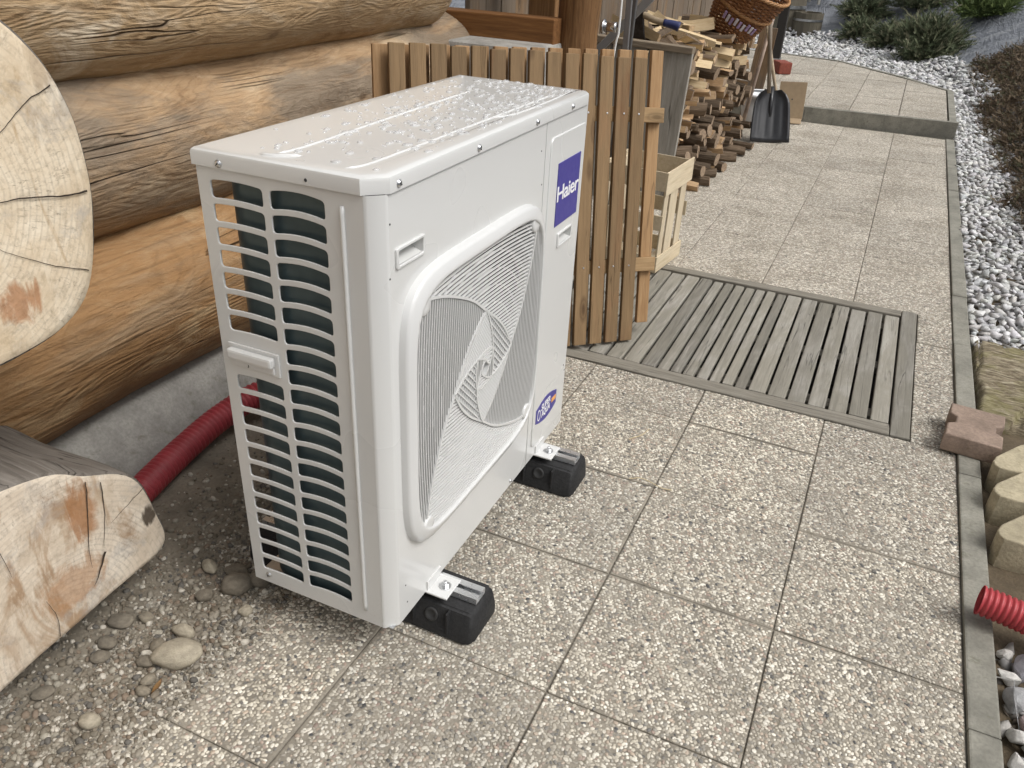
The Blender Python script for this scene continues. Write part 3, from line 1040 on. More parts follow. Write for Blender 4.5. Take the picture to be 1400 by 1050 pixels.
crack([(-0.155, 0.8), (-0.2, 0.82), (-0.27, 0.86), (-0.31, 0.89)], 0.0013)
crack([(-0.265, 0.395), (-0.277, 0.33), (-0.292, 0.26), (-0.30, 0.2)], 0.0020)
crack([(-0.235, 0.375), (-0.24, 0.32), (-0.252, 0.265), (-0.262, 0.23)], 0.0016)
crack([(-0.262, 0.215), (-0.275, 0.195), (-0.29, 0.17), (-0.305, 0.155)], 0.0055)
crack([(-0.14, 0.30), (-0.19, 0.285), (-0.235, 0.27)], 0.0011)
crack([(-0.40, 0.1), (-0.395, 0.15), (-0.405, 0.2)], 0.0012)
crack([(-0.48, 0.46), (-0.46, 0.38), (-0.45, 0.3)], 0.0014)
g = MB()
g.tube([(-0.955 + 0.008 * nz(z, 0, 0, 3), 2.45, z) for z in [0.0 + 0.1 * i for i in range(28)]], 0.09, 24, rfun=lambda i: 0.09 + 0.003 * math.sin(i * 1.7))
o = g.build('porch_post', M_POST, house, smooth=True)
o.location = (1.55, -0.5, 0)
g = MB().bbox((-1.28, 2.66, 0), (-1.15, 2.79, 2.7), 0.006)
o = g.build('porch_post', M_POST, house)
o.location = (1.55, -0.5, 0)
M_BEAMX = wood('stained_timber_x', [(0.11, 0.048, 0.015), (0.19, 0.085, 0.028), (0.27, 0.13, 0.045)], 'X', 1.2, cracks=0.6, var=0.1)
o = MB().bbox((-0.62, -0.06, -0.052), (0, 0.06, 0.052), 0.006).build('porch_beam', M_BEAMX, house)
o.location = (-1.0 + 1.55, 2.35 - 0.5, 0.997)
# stone ledge under the beam
o = MB().bbox((-1.45, 2.08, 0.55), (-0.99, 2.6, 0.955), 0.02).build('ledge', M_PLINTH, house)
o.location = (1.55, -0.5, 0)
# ================================================================ HEAT PUMP
def paint_mat(name, col, rough=0.28):
    m, nt, b = mat(name)
    v = coords(nt, 'Object')
    b.inputs['Coat Weight'].default_value = 0.5
    b.inputs['Coat Roughness'].default_value = 0.09
    # faint rain-splash dust, denser towards the foot of the casing
    sp_ = node(nt, 'ShaderNodeSeparateXYZ'); nt.links.new(v, sp_.inputs[0])
    dz_ = ramp(nt, sp_.outputs[2], [(0.1, 0.30), (0.3, 0.05), (1.0, 0.02)])
    ds = ramp(nt, noise_t(nt, v, 160, 3, 0.7), [(0.56, 0.0), (0.68, 1.0)])
    dl = ramp(nt, noise_t(nt, v, 7, 4, 0.6), [(0.35, 0.0), (0.7, 1.0)])
    c = mix(nt, math_n(nt, 'MULTIPLY', math_n(nt, 'MULTIPLY', ds, dl), dz_), col, (0.33, 0.28, 0.2))
    nt.links.new(c, b.inputs['Base Color'])
    nt.links.new(ramp(nt, noise_t(nt, v, 3, 2), [(0.3, rough * 0.9), (0.7, rough * 1.15)]), b.inputs['Roughness'])
    return m
M_WHITE = paint_mat('white_enamel', (0.615, 0.617, 0.603))
M_PLASTIC = paint_mat('white_plastic', (0.615, 0.617, 0.607), 0.3)
M_COIL = None
def coil_mat():
    m, nt, b = mat('coil_fins')
    v = coords(nt, 'Object')
    sep = node(nt, 'ShaderNodeSeparateXYZ'); nt.links.new(v, sep.inputs[0])
    s = math_n(nt, 'SINE', math_n(nt, 'MULTIPLY', sep.outputs[2], 300))
    n = noise_t(nt, v, 12, 4)
    c = ramp(nt, n, [(0.3, (0.045, 0.07, 0.078)), (0.7, (0.075, 0.11, 0.12))])
    nt.links.new(c, b.inputs['Base Color'])
    b.inputs['Roughness'].default_value = 0.42
    b.inputs['Metallic'].default_value = 0.35
    bump(nt, b, s, 0.1, 0.002)
    return m
M_COIL = coil_mat()
M_DARK = plain('dark_interior', (0.035, 0.036, 0.038), 0.6)
M_FAN = plain('grey_fan', (0.06, 0.06, 0.06), 0.5)
M_ZINC = plain('zinc', (0.62, 0.63, 0.64), 0.3, 1.0, 0.1, 60)
M_STEEL = plain('galvanised', (0.5, 0.51, 0.52), 0.38, 1.0, 0.15, 40)
M_BLUE = plain('logo_blue', (0.045, 0.038, 0.25), 0.35, 0, 0.0)
M_LETTER = plain('letter_white', (0.8, 0.8, 0.8), 0.4, 0, 0.02)
M_ORANGE = plain('sticker_orange', (0.72, 0.33, 0.09), 0.4)
M_RUB = plain('black_rubber', (0.011, 0.011, 0.0115), 0.75, 0, 0.3, 60, 0.3)

UW, UD, Z0, Z1, CH = 0.932, 0.356, 0.1025, 1.013, 0.026
hp = empty('heat_pump', (-0.3118, -0.0877, 0.0), (0, 0, 0.0043))
tag(hp, 'white heat pump outdoor unit with swirl fan grille, wet top and blue badge', 'heat pump')
# local frame: +x out of the front, +y along the width, z up; (x, y) = (0, 0) is the near front corner
MF = Matrix(((0, 0, 1, 0), (1, 0, 0, 0), (0, 1, 0, 0), (0, 0, 0, 1)))           # plate (u, v) -> (y, z), thickness along x
MS = Matrix(((1, 0, 0, 0), (0, 0, -1, 0), (0, 1, 0, 0), (0, 0, 0, 1)))          # plate (u, v) -> (x, z), thickness along -y

# --- louvred side panel: holes with arched bars
holes = []
pitch = 0.0410
def arched(x0, x1, z0, z1, sag, r=0.006):
    pts = []
    for (x, z) in rrect(x0, z0, x1, z1, r, 3):
        pts.append((x, z))
    out = []
    for i in range(len(pts)):
        p, q = pts[i], pts[(i + 1) % len(pts)]
        out.append(p)
        if abs(q[0] - p[0]) > 0.03:
            out += [(p[0] + (q[0] - p[0]) * k / 7, p[1]) for k in range(1, 7)]
    return [(x, z + sag * (1 - ((x - x0) / (x1 - x0) * 2 - 1) ** 2)) for x, z in out]
zt = 0.991
row = 0
rows_z = []
while zt - 0.0305 > 0.132:
    rows_z.append(zt)
    zt -= pitch
for z in rows_z:
    holes.append(arched(-0.207, -0.100, z - 0.0305, z, 0.006))
    if not (0.618 < z - 0.015 < 0.716):
        holes.append(arched(-0.329, -0.222, z - 0.0305, z, 0.003))
outer = [(-UD, Z0), (-CH, Z0), (-CH, Z1), (-UD, Z1)]
me = plate_mesh('side_panel', [outer] + holes, 0.004, 0.0012, Matrix.Translation((0, 0.002, 0)) @ MS)
side = link('side_panel', me, M_WHITE, hp)
g = MB().box((-UD, 0.0042, Z0), (-UD + 0.0015, 0.03, Z1))
g.build('back_flange', M_WHITE, side)
g = MB().tube([(-0.0665, 0.0008, 0.135), (-0.0665, -0.001, 0.15), (-0.0665, -0.001, 0.975), (-0.0665, 0.0008, 0.99)], 0.0042, 8)
g.build('pressed_rib', M_WHITE, side, True)
# cable cover on the louvred side
g = MB().bbox((-0.337, -0.004, 0.642), (-0.222, 0.0, 0.690), 0.003)
cc_ = g.build('cover_plate', M_WHITE, side)
MB().bbox((-0.330, -0.019, 0.664), (-0.229, -0.004, 0.684), 0.005).build('pull_lip', M_PLASTIC, cc_)
MB().bbox((-0.325, -0.008, 0.648), (-0.232, -0.004, 0.662), 0.002).build('tray', M_PLASTIC, cc_)

def screw(x, y, z, axis, parent, r=0.0052):
    g = MB()
    g.lathe([(r * 1.25, 0), (r * 1.25, 0.0012), (r, 0.0014), (r * 0.9, 0.0035), (r * 0.45, 0.0044), (r * 0.2, 0.0034)], 14)
    g.box((-r * .75, -r * .12, 0.0036), (r * .75, r * .12, 0.0047), 1)
    o = g.build('screw', [M_ZINC, M_DARK], parent, True)
    R = Matrix.Rotation(math.pi / 2, 4, 'Y') if axis == 'x' else Matrix.Rotation(math.pi / 2, 4, 'X')
    o.matrix_local = Matrix.Translation((x, y, z)) @ R @ Matrix.Rotation(rnd.uniform(0, 3), 4, 'Z')
    return o
def pin_hole(x, y, z, axis, parent, r=0.002):
    g = MB().lathe([(r, 0), (r * 0.8, 0.0006)], 10)
    o = g.build('pin_hole', M_DARK, parent)
    R = Matrix.Rotation(math.pi / 2, 4, 'Y') if axis == 'x' else Matrix.Rotation(math.pi / 2, 4, 'X')
    o.matrix_local = Matrix.Translation((x, y, z)) @ R
screw(-0.316, -0.0002, 0.126, 'y', side)
screw(-0.29, -0.0042, 0.652, 'y', side, 0.004)

# --- front panel with the fan opening and a recessed grip
GY, GZ, GH = 0.357, 0.558, 0.245            # grille centre, corner half size
def squircle(cy, cz, h, hz=None, n=72, p=6.0):
    """square with softly bulging sides and round corners"""
    hz = h if hz is None else hz
    out = []
    for k in range(n):
        a = 2 * math.pi * (k + 0.5) / n
        c, s = math.cos(a), math.sin(a)
        r = 1 / ((abs(c) ** p + abs(s) ** p) ** (1 / p))
        out.append((cy + h * r * c, cz + hz * r * s))
    return out
grip1 = rrect(0.050, 0.889, 0.129, 0.914, 0.003)
fp = plate_mesh('front_panel', [[(CH, Z0), (0.671, Z0), (0.671, Z1), (CH, Z1)], squircle(GY, GZ, 0.272, 0.262, 48), grip1], 0.004, 0.001, Matrix.Translation((-0.002, 0, 0)) @ MF)
front = link('front_panel', fp, M_WHITE, hp)
g = MB()
prof = [(-CH, 0.0), (-0.0235, 0.0006), (-0.0205, 0.0022), (-0.0022, 0.0205), (-0.0006, 0.0235), (0.0, CH)]
for x, y in prof:
    g.v += [(x, y, Z0), (x, y, Z1)]
for k in range(len(prof) - 1):
    g.f.append((2 * k, 2 * k + 2, 2 * k + 3, 2 * k + 1)); g.mi.append(0)
g.build('corner_fold', M_WHITE, front, True)
def grip(y0, z0, y1, z1, parent):
    g = MB()
    d = 0.028
    sl = 0.010
    A = [(0.0, y0, z0), (0.0, y1, z0), (0.0, y1, z1), (0.0, y0, z1)]
    B = [(-d, y0 + 0.002, z0 + sl), (-d, y1 - 0.002, z0 + sl), (-d, y1 - 0.002, z1 - 0.001), (-d, y0 + 0.002, z1 - 0.001)]
    g.add(A + B, [(0, 1, 5, 4), (1, 2, 6, 5), (2, 3, 7, 6), (3, 0, 4, 7), (4, 5, 6, 7)])
    o = g.build('grip_pocket', M_WHITE, parent)
    rim = plate_mesh('grip_rim', [rrect(y0 - 0.007, z0 - 0.006, y1 + 0.007, z1 + 0.006, 0.005), rrect(y0, z0, y1, z1, 0.003)], 0.006, 0.002, Matrix.Translation((0.0015, 0, 0)) @ MF)
    link('grip_rim', rim, M_WHITE, parent)
grip(0.050, 0.889, 0.129, 0.914, front)
for y, z in ((0.031, 0.964), (0.027, 0.873), (0.647, 0.955), (0.66, 0.878), (0.05, 0.19), (0.055, 0.14)):
    pin_hole(0.0001, y, z, 'x', front)
screw(0.0, 0.57, 0.118, 'x', front, 0.004)

# --- service panel on the right with raised field, badge, grip and sticker
grip2 = rrect(0.780, 0.699, 0.862, 0.725, 0.003)
sp = plate_mesh('service_panel', [[(0.6745, Z0), (UW, Z0), (UW, Z1), (0.6745, Z1)], grip2], 0.004, 0.001, Matrix.Translation((-0.002, 0, 0)) @ MF)
serv = link('service_panel', sp, M_WHITE, hp)
rf = plate_mesh('raised_field', [rrect(0.700, 0.14, 0.924, 0.972, 0.016), grip2], 0.006, 0.0028, Matrix.Translation((0.0004, 0, 0)) @ MF)
link('raised_field', rf, M_WHITE, serv)
grip(0.780, 0.699, 0.862, 0.725, serv)
for ch in [c for c in hp.children_recursive if c.name.startswith('grip_') and c.parent == serv]:
    ch.location.x = 0.0032
bad = link('badge', plate_mesh('badge', [[(0.749, 0.753), (0.896, 0.753), (0.896, 0.906), (0.749, 0.906)]], 0.0016, 0.0004, Matrix.Translation((0.0042, 0, 0)) @ MF), M_BLUE, serv)
tm = text_mesh('lettering', 'Haier', 0.052, Matrix.Translation((0.0054, 0.8225, 0.832)) @ MF, 0.0003, 0.93, 0.0007, 0.0, 0.144)
link('lettering', tm, M_LETTER, bad)
# leaf-shaped sticker
ol = []
for k in range(13):
    t = k / 12
    ol.append((0.716 + 0.147 * t, 0.232 - 0.004 * t + 0.020 + 0.016 * math.sin(math.pi * t)))
for k in range(13):
    t = 1 - k / 12
    ol.append((0.716 + 0.147 * t, 0.232 - 0.004 * t - 0.022 - 0.016 * math.sin(math.pi * t)))
stk = link('sticker', plate_mesh('sticker', [ol], 0.0008, 0.0002, Matrix.Translation((0.0038, 0, 0)) @ MF), M_BLUE, serv)
for txt, yy, zz, fw in (('SUPER', 0.785, 0.243, 0.066), ('AQUA', 0.785, 0.219, 0.062)):
    link('lettering', text_mesh('lettering', txt, 0.027, Matrix.Translation((0.0046, yy, zz)) @ MF, 0.0002, 0.95, 0.0006, 0.1, fw), M_LETTER, stk)
link('stripe', plate_mesh('stripe', [rrect(0.826, 0.222, 0.858, 0.236, 0.002)], 0.0006, 0.0001, Matrix.Translation((0.0046, 0, 0)) @ MF), M_ORANGE, stk)
o_ = plate_mesh('swirl', [[(0.737 + 0.011 * math.cos(a * math.pi / 12), 0.228 + 0.017 * math.sin(a * math.pi / 12)) for a in range(24)], [(0.737 + 0.008 * math.cos(a * math.pi / 12), 0.228 + 0.0135 * math.sin(a * math.pi / 12)) for a in range(24)]], 0.0006, 0.0001, Matrix.Translation((0.0046, 0, 0)) @ MF)
link('swirl', o_, M_LETTER, stk)
pin_hole(0.0034, 0.925 - 0.02, 0.305, 'x', serv, 0.003)
pin_hole(0.0034, 0.915, 0.285, 'x', serv, 0.003)

# --- hidden back, right end and base
MB().box((-UD + 0.002, UW - 0.0015, Z0), (-0.0045, UW, Z1)).build('end_panel', M_WHITE, hp)
MB().box((-UD, 0.005, Z0), (-0.005, UW - 0.002, Z0 + 0.003)).build('base_tray', M_STEEL, hp)
MB().box((-UD + 0.002, 0.60, Z0 + 0.004), (-UD + 0.0035, UW - 0.002, Z1)).build('back_panel', M_WHITE, hp)
# bent heat exchanger coil
path = [(-0.045, 0.014), (-0.262, 0.014)] + [(-0.262 - 0.078 * math.sin(a), 0.092 - 0.078 * math.cos(a)) for a in [math.radians(10 * k) for k in range(1, 10)]] + [(-0.34, 0.6)]
path2 = [(-0.045, 0.044), (-0.262, 0.044)] + [(-0.262 - 0.048 * math.sin(a), 0.092 - 0.048 * math.cos(a)) for a in [math.radians(10 * k) for k in range(1, 10)]] + [(-0.31, 0.6)]
g = MB()
n = len(path)
for (x, y), (x2, y2) in zip(path, path2):
    g.v += [(x, y, Z0 + .02), (x, y, Z1 - .006), (x2, y2, Z0 + .02), (x2, y2, Z1 - .006)]
for k in range(n - 1):
    a, b_ = 4 * k, 4 * k + 4
    g.f += [(a, a + 1, b_ + 1, b_), (a + 2, b_ + 2, b_ + 3, a + 3), (a + 1, a + 3, b_ + 3, b_ + 1), (a, b_, b_ + 2, a + 2)]
g.f += [(0, 2, 3, 1), (4 * n - 4, 4 * n - 3, 4 * n - 1, 4 * n - 2)]
g.mi = [0] * len(g.f)
coil = g.build('heat_exchanger', M_COIL, hp, True)
auto_smooth(coil.data, 40)
# fan and shroud behind the grille
g = MB()
Rm = Matrix.Translation((-0.012, GY, GZ)) @ Matrix.Rotation(-math.pi / 2, 4, 'Y')
g.lathe([(0.262, 0.0), (0.262, 0.11)], 48, Rm, cap=False)
g.build('fan_shroud', M_FAN, hp, True)
g = MB()
for bl in range(3):
    N = 10
    for i in range(N + 1):
        for j in range(7):
            r = 0.05 + 0.2 * j / 6
            a = bl * 2.0944 + i / N * 1.75 + 0.25 * (j / 6)
            g.v.append((-0.085 + 0.055 * (i / N) - 0.01, GY + r * math.cos(a), GZ + r * math.sin(a)))
    base = bl * (N + 1) * 7
    for i in range(N):
        for j in range(6):
            q = base + i * 7 + j
            g.f.append((q, q + 1, q + 8, q + 7)); g.mi.append(0)
g.lathe([(0.05, -0.02), (0.05, 0.05), (0.03, 0.06)], 24, Matrix.Translation((-0.05, GY, GZ)) @ Matrix.Rotation(-math.pi / 2, 4, 'Y'))
g.build('fan', M_FAN, hp, True)
MB().box((-0.23, 0.07, Z0 + .02), (-0.225, 0.66, Z1 - .02)).build('bulkhead', plain('grey_bulkhead', (0.03, 0.03, 0.03), 0.7), hp)

# --- top cover: folded lid with chamfered corners
def lid_outline(e, c):
    return [(-UD - e, -e), (-CH - c * 0.3, -e), (e, CH + c * 0.3), (e, UW - 0.012), (e - 0.012, UW + e), (-UD - e, UW + e)]
lo_ = lid_outline(0.004, 0.01)
layers = [(0.0, 1.0135), (0.0, 1.034), (0.0016, 1.0385), (0.0055, 1.0415), (0.012, 1.0428), (0.03, 1.0432)]
g = MB()
cx = sum(p[0] for p in lo_) / 6
nn_ = len(lo_)
def inset(poly, d):
    out = []
    n = len(poly)
    for i in range(n):
        p0, p1, p2 = Vector(poly[i - 1]), Vector(poly[i]), Vector(poly[(i + 1) % n])
        d1, d2 = (p1 - p0).normalized(), (p2 - p1).normalized()
        n1, n2 = Vector((-d1.y, d1.x)), Vector((-d2.y, d2.x))
        k = (n1 + n2)
        k = k / max(0.2, k.dot(n1))
        out.append(p1 + k * d)
    return out
for ins, z in layers:
    for p in inset(lo_, ins):
        g.v.append((p.x, p.y, z))
for i in range(len(layers) - 1):
    for k in range(nn_):
        k2 = (k + 1) % nn_
        g.f.append((i * nn_ + k, i * nn_ + k2, (i + 1) * nn_ + k2, (i + 1) * nn_ + k)); g.mi.append(0)
g.f.append(tuple((len(layers) - 1) * nn_ + k for k in range(nn_))); g.mi.append(0)
me = g.mesh('top_cover')
auto_smooth(me, 30)
lid = link('top_cover', me, M_WHITE, hp)
def rib(pts, r, name='pressed_rib'):
    g = MB()
    pp = catmull([(x, y, 1.0432 - r * 0.35) for x, y in pts], 6)
    n = len(pp)
    g.tube(pp, r, 10, rfun=lambda i: r * min(1, 0.25 + 0.75 * min(i, n - 1 - i) / 2.0))
    g.build(name, M_WHITE, lid, True)
rib([(-0.215, 0.035), (-0.205, 0.10), (-0.215, 0.4), (-0.225, 0.80)], 0.0035)
rib([(-0.235, 0.018), (-0.205, 0.024), (-0.17, 0.05)], 0.0055)
rib([(-0.075, 0.02), (-0.058, 0.06), (-0.055, 0.2), (-0.052, 0.55), (-0.05, 0.88)], 0.0035)
rib([(-0.052, 0.5), (-0.03, 0.56), (-0.026, 0.70), (-0.03, 0.9)], 0.003)
for y in (0.054, 0.332, 0.605, 0.812):
    screw(0.0042, y, 1.0245, 'x', lid)
screw(-0.302, -0.0042, 1.022, 'y', lid)
pin_hole(-0.129, -0.0042, 1.022, 'y', lid, 0.003)

# --- fan grille: raised frame and the swirl of slats
gr = empty('fan_grille', (0, 0, 0), parent=hp)
prof_g = [(0.3145, 0.3045, 0.0), (0.3138, 0.3038, 0.002), (0.3125, 0.3025, 0.0105), (0.3105, 0.3005, 0.0145), (0.3065, 0.296, 0.0172), (0.296, 0.284, 0.0215), (0.2915, 0.2788, 0.0228), (0.2888, 0.2758, 0.0222), (0.2875, 0.2745, 0.0195), (0.2865, 0.2735, 0.002)]
g = MB()
NS = 96
for h, hz_, x in prof_g:
    for (yy, zz) in squircle(GY + 0.003, GZ - 0.002, h, hz_, NS):
        g.v.append((x, yy, zz))
for i in range(len(prof_g) - 1):
    for k in range(NS):
        k2 = (k + 1) % NS
        g.f.append((i * NS + k, i * NS + k2, (i + 1) * NS + k2, (i + 1) * NS + k)); g.mi.append(0)
g.build('grille_frame', M_PLASTIC, gr, True)

def rot90(p, k):
    x, y = p
    for _ in range(k % 4):
        x, y = y, -x
    return (x, y)
base_curve = [(-0.246, 0.25), (-0.19, 0.236), (-0.128, 0.212), (-0.06, 0.178), (0.0, 0.134), (0.055, 0.094), (0.10, 0.05), (0.134, 0.0)]
SH = 0.134 / math.hypot(0.246, 0.25)
curves0 = [[tuple(p) for p in catmull([rot90(q, k) for q in base_curve], 5)] for k in range(4)]
def spin(p, s, a):
    c, n_ = math.cos(a), math.sin(a)
    return (s * (p[0] * c - p[1] * n_), s * (p[0] * n_ + p[1] * c))
def inside(p, poly):
    x, y = p
    c = False
    j = len(poly) - 1
    for i in range(len(poly)):
        xi, yi = poly[i]
        xj, yj = poly[j]
        if (yi > y) != (yj > y) and x < (xj - xi) * (y - yi) / (yj - yi) + xi:
            c = not c
        j = i
    return c
def nearest(cv, p):
    return min(range(len(cv)), key=lambda i: (cv[i][0] - p[0]) ** 2 + (cv[i][1] - p[1]) ** 2)
def ribbon(g, pts, w, x0, x1):
    """flat bar following pts (y, z), from depth x0 (back) to x1 (front), width w"""
    n = len(pts)
    b0 = len(g.v)
    for i, p in enumerate(pts):
        a = pts[max(0, i - 1)]
        b = pts[min(n - 1, i + 1)]
        dx, dy = b[0] - a[0], b[1] - a[1]
        l = math.hypot(dx, dy) or 1
        nx_, ny_ = -dy / l * w / 2, dx / l * w / 2
        y, z = p[0] + GY, p[1] + GZ
        g.v += [(x0, y + nx_ * 1.25, z + ny_ * 1.25), (x1, y + nx_, z + ny_), (x1, y - nx_, z - ny_), (x0, y - nx_ * 1.25, z - ny_ * 1.25)]
    for i in range(n - 1):
        a = b0 + 4 * i
        for k in range(3):
            g.f.append((a + k, a + k + 4, a + k + 5, a + k + 1)); g.mi.append(0)
frame_in = [(y - GY, z - GZ) for y, z in squircle(GY + 0.003, GZ - 0.002, 0.287, 0.274, 96)]
def bars(level, k, poly, pitch, ang, wd, x0, x1, arch=0.0, ribs=0.036, cross=False):
    """parallel slats filling a region; ang = direction of the slats"""
    g = MB()
    ca, sa = math.cos(ang), math.sin(ang)
    uv = [(p[0] * ca + p[1] * sa, -p[0] * sa + p[1] * ca) for p in poly]
    u0, u1 = min(p[0] for p in uv), max(p[0] for p in uv)
    v0, v1 = min(p[1] for p in uv), max(p[1] for p in uv)
    vv = v0 - 0.03
    st = 0.004 if level < 1 else 0.002
    while vv < v1 + 0.03:
        run = []
        u = u0
        while u <= u1 + st:
            f = vv + arch * (1 - (u / 0.25) ** 2)
            q = (u * ca - f * sa, u * sa + f * ca)
            if inside(q, poly):
                run.append(q)
            else:
                if len(run) > 1:
                    ribbon(g, run, wd, x0, x1)
                run = []
            u += st
        if len(run) > 1:
            ribbon(g, run, wd, x0, x1)
        vv += pitch
    # round tie wires behind the slats
    if ribs:
        r = ribs
        while r < 0.37:
            run = []
            for t in range(0, 241):
                a = 2 * math.pi * t / 240
                q = (r * math.cos(a), r * math.sin(a))
                if inside(q, poly):
                    run.append(q)
                else:
                    if len(run) > 1:
                        ribbon(g, run, 0.0012, x1 - 0.0055, x1 - 0.0028)
                    run = []
            if len(run) > 1:
                ribbon(g, run, 0.0012, x1 - 0.0055, x1 - 0.0028)
            r += ribs
    if cross:
        vv = u0
        while vv < u1:
            run = []
            u = v0
            while u <= v1:
                q = (vv * ca - u * sa, vv * sa + u * ca)
                if inside(q, poly):
                    run.append(q)
                elif len(run) > 1:
                    ribbon(g, run, 0.0016, x1 - 0.006, x1 - 0.001); run = []
                else:
                    run = []
                u += st
            if len(run) > 1:
                ribbon(g, run, 0.0016, x1 - 0.006, x1 - 0.001)
            vv += 0.0125
    o = g.build('slat_field', M_PLASTIC, gr)
    o['kind'] = 'stuff'
for lev in range(3):
    s = SH ** lev
    a = -math.pi / 4 * lev
    cv = [[spin(p, s, a) for p in c] for c in curves0]
    for k in range(4):
        # region between corner k and corner k+1
        c0, c1 = cv[k], cv[(k + 1) % 4]
        e1 = nearest(c1, c0[-1])
        poly = list(c0) + c1[:e1][::-1]
        if lev == 0:
            f0 = nearest(frame_in, c1[0]); f1 = nearest(frame_in, c0[0])
            seg = []
            i = f0
            while i != f1:
                seg.append(frame_in[i]); i = (i + 1) % len(frame_in)
            seg.append(frame_in[f1])
            poly = poly + seg
        else:
            # the next larger swirl bounds it
            S2 = SH ** (lev - 1)
            A2 = -math.pi / 4 * (lev - 1)
            big = [spin(p, S2, A2) for p in curves0[k]]
            i0, i1 = nearest(big, c0[0]), len(big) - 1
            poly = poly + big[i0:i1 + 1][::-1]
        ang = -math.pi / 2 * k + a
        mesh_like = lev == 1 and k in (0, 2)
        bars(lev, k, poly, [0.0088, 0.0080, 0.0080][lev] if not mesh_like else 0.0115, ang, 0.0024 if lev == 0 else 0.0023, 0.0122, [0.0165, 0.0185, 0.0195][lev], 0.014 if lev == 0 else 0.0, 0.036 if lev == 0 else 0, mesh_like)
        g = MB()
        ribbon(g, c0, 0.0050 if lev == 0 else 0.0042, -0.004, [0.0185, 0.0195, 0.02][lev])
        g.build('swirl_rail', M_PLASTIC, gr)
# corner lugs
for k in range(4):
    y, z = rot90((-0.25, 0.242), k)
    g = MB()
    g.lathe([(0.021, 0.004), (0.020, 0.0185), (0.0175, 0.0205), (0.008, 0.0195)], 16, Matrix.Translation((0, GY + y, GZ + z)) @ Matrix.Rotation(math.pi / 2, 4, 'Y'))
    g.build('corner_lug', M_PLASTIC, gr, True)

# --- feet of the unit: white brackets bolted to rails
def bolt(parent, loc, r=0.008):
    g = MB()
    g.lathe([(r * 1.7, 0), (r * 1.7, 0.002)], 20)
    g.lathe([(r, 0.002), (r, 0.008), (r * 0.85, 0.009)], 6)
    g.lathe([(r * 0.55, 0.009), (r * 0.55, 0.014), (r * 0.4, 0.015)], 10)
    o = g.build('bolt', M_ZINC, parent)
    o.location = loc
for y in (0.165, 0.765):
    g = MB().bbox((-0.02, y - 0.034, 0.0985), (0.052, y + 0.034, 0.1035), 0.002)
    g.bbox((-0.001, y - 0.03, 0.102), (0.0035, y + 0.03, 0.128), 0.0015)
    br = g.build('mounting_bracket', M_PLASTIC, hp)
    bolt(br, (0.03, y, 0.1035))

# --- rubber support feet on the paving
def support_foot(yc, label):
    f = tag(empty('support_foot', (-0.50, yc, 0)), label, 'support foot', 'rubber feet under the heat pump')
    L = 0.31
    g = MB()
    # trapezoid block with chamfered ends and a recessed side pocket
    secs = [(-L, 0.80), (-L + 0.02, 1.0), (L - 0.016, 1.0), (L - 0.002, 0.80)]
    for x, k in secs:
        g.v += [(x, -0.07 * k, 0.0), (x, 0.07 * k, 0.0), (x, 0.07 * k, 0.022), (x, 0.052 * k, 0.08 if k == 1 else 0.066), (x, -0.052 * k, 0.08 if k == 1 else 0.066), (x, -0.07 * k, 0.022)]
    for i in range(3):
        for k in range(6):
            k2 = (k + 1) % 6
            g.f.append((i * 6 + k, (i + 1) * 6 + k, (i + 1) * 6 + k2, i * 6 + k2))
    g.f += [tuple(range(6)), tuple(18 + k for k in range(5, -1, -1))]
    g.mi = [0] * len(g.f)
    me = g.mesh('rubber_block')
    bm = bmesh.new(); bm.from_mesh(me)
    bmesh.ops.recalc_face_normals(bm, faces=bm.faces[:])
    bmesh.ops.bevel(bm, geom=bm.edges[:], offset=0.005, segments=2, affect='EDGES')
    bm.to_mesh(me); bm.free()
    blk = link('rubber_block', auto_smooth(me, 50), M_RUB, f)
    # side pocket ring with hole
    sl_ = math.atan2(0.06, 0.018)
    for px_ in (0.205, -0.1):
        g = MB()
        g.lathe([(0.0165, 0.0), (0.0165, 0.003), (0.012, 0.0035), (0.009, 0.001)], 18)
        o = g.build('pocket_ring', plain('worn_rubber', (0.03, 0.03, 0.03), 0.7), blk, True)
        o.matrix_local = Matrix.Translation((px_, -0.0605, 0.05)) @ Matrix.Rotation(sl_, 4, 'X')
        for q_ in (-0.045, 0.04):
            MB().bbox((px_ + q_, -0.0715, 0.014), (px_ + q_ + 0.005, -0.05, 0.075), 0.002).build('pocket_web', M_RUB, blk)
    # slotted aluminium rail
    g = MB()
    w_, h0, h1 = 0.0215, 0.0825, 0.0978
    g.box((-L + 0.02, -w_, h0), (L - 0.015, w_, h0 + 0.003))
    g.box((-L + 0.02, -w_, h0 + 0.003), (L - 0.015, -w_ + 0.003, h1))
    g.box((-L + 0.02, w_ - 0.003, h0 + 0.003), (L - 0.015, w_, h1))
    g.box((-L + 0.02, -w_ + 0.003, h1 - 0.003), (L - 0.015, -0.006, h1))
    g.box((-L + 0.02, 0.006, h1 - 0.003), (L - 0.015, w_ - 0.003, h1))
    g.build('rail', plain('anodised_rail', (0.75, 0.76, 0.77), 0.3, 0.85, 0.05, 40), f)
    return f
support_foot(0.0985, 'black rubber foot block with aluminium rail, nearest the camera under the louvred end')
support_foot(0.698, 'black rubber foot block with aluminium rail, under the badge end near the grating')

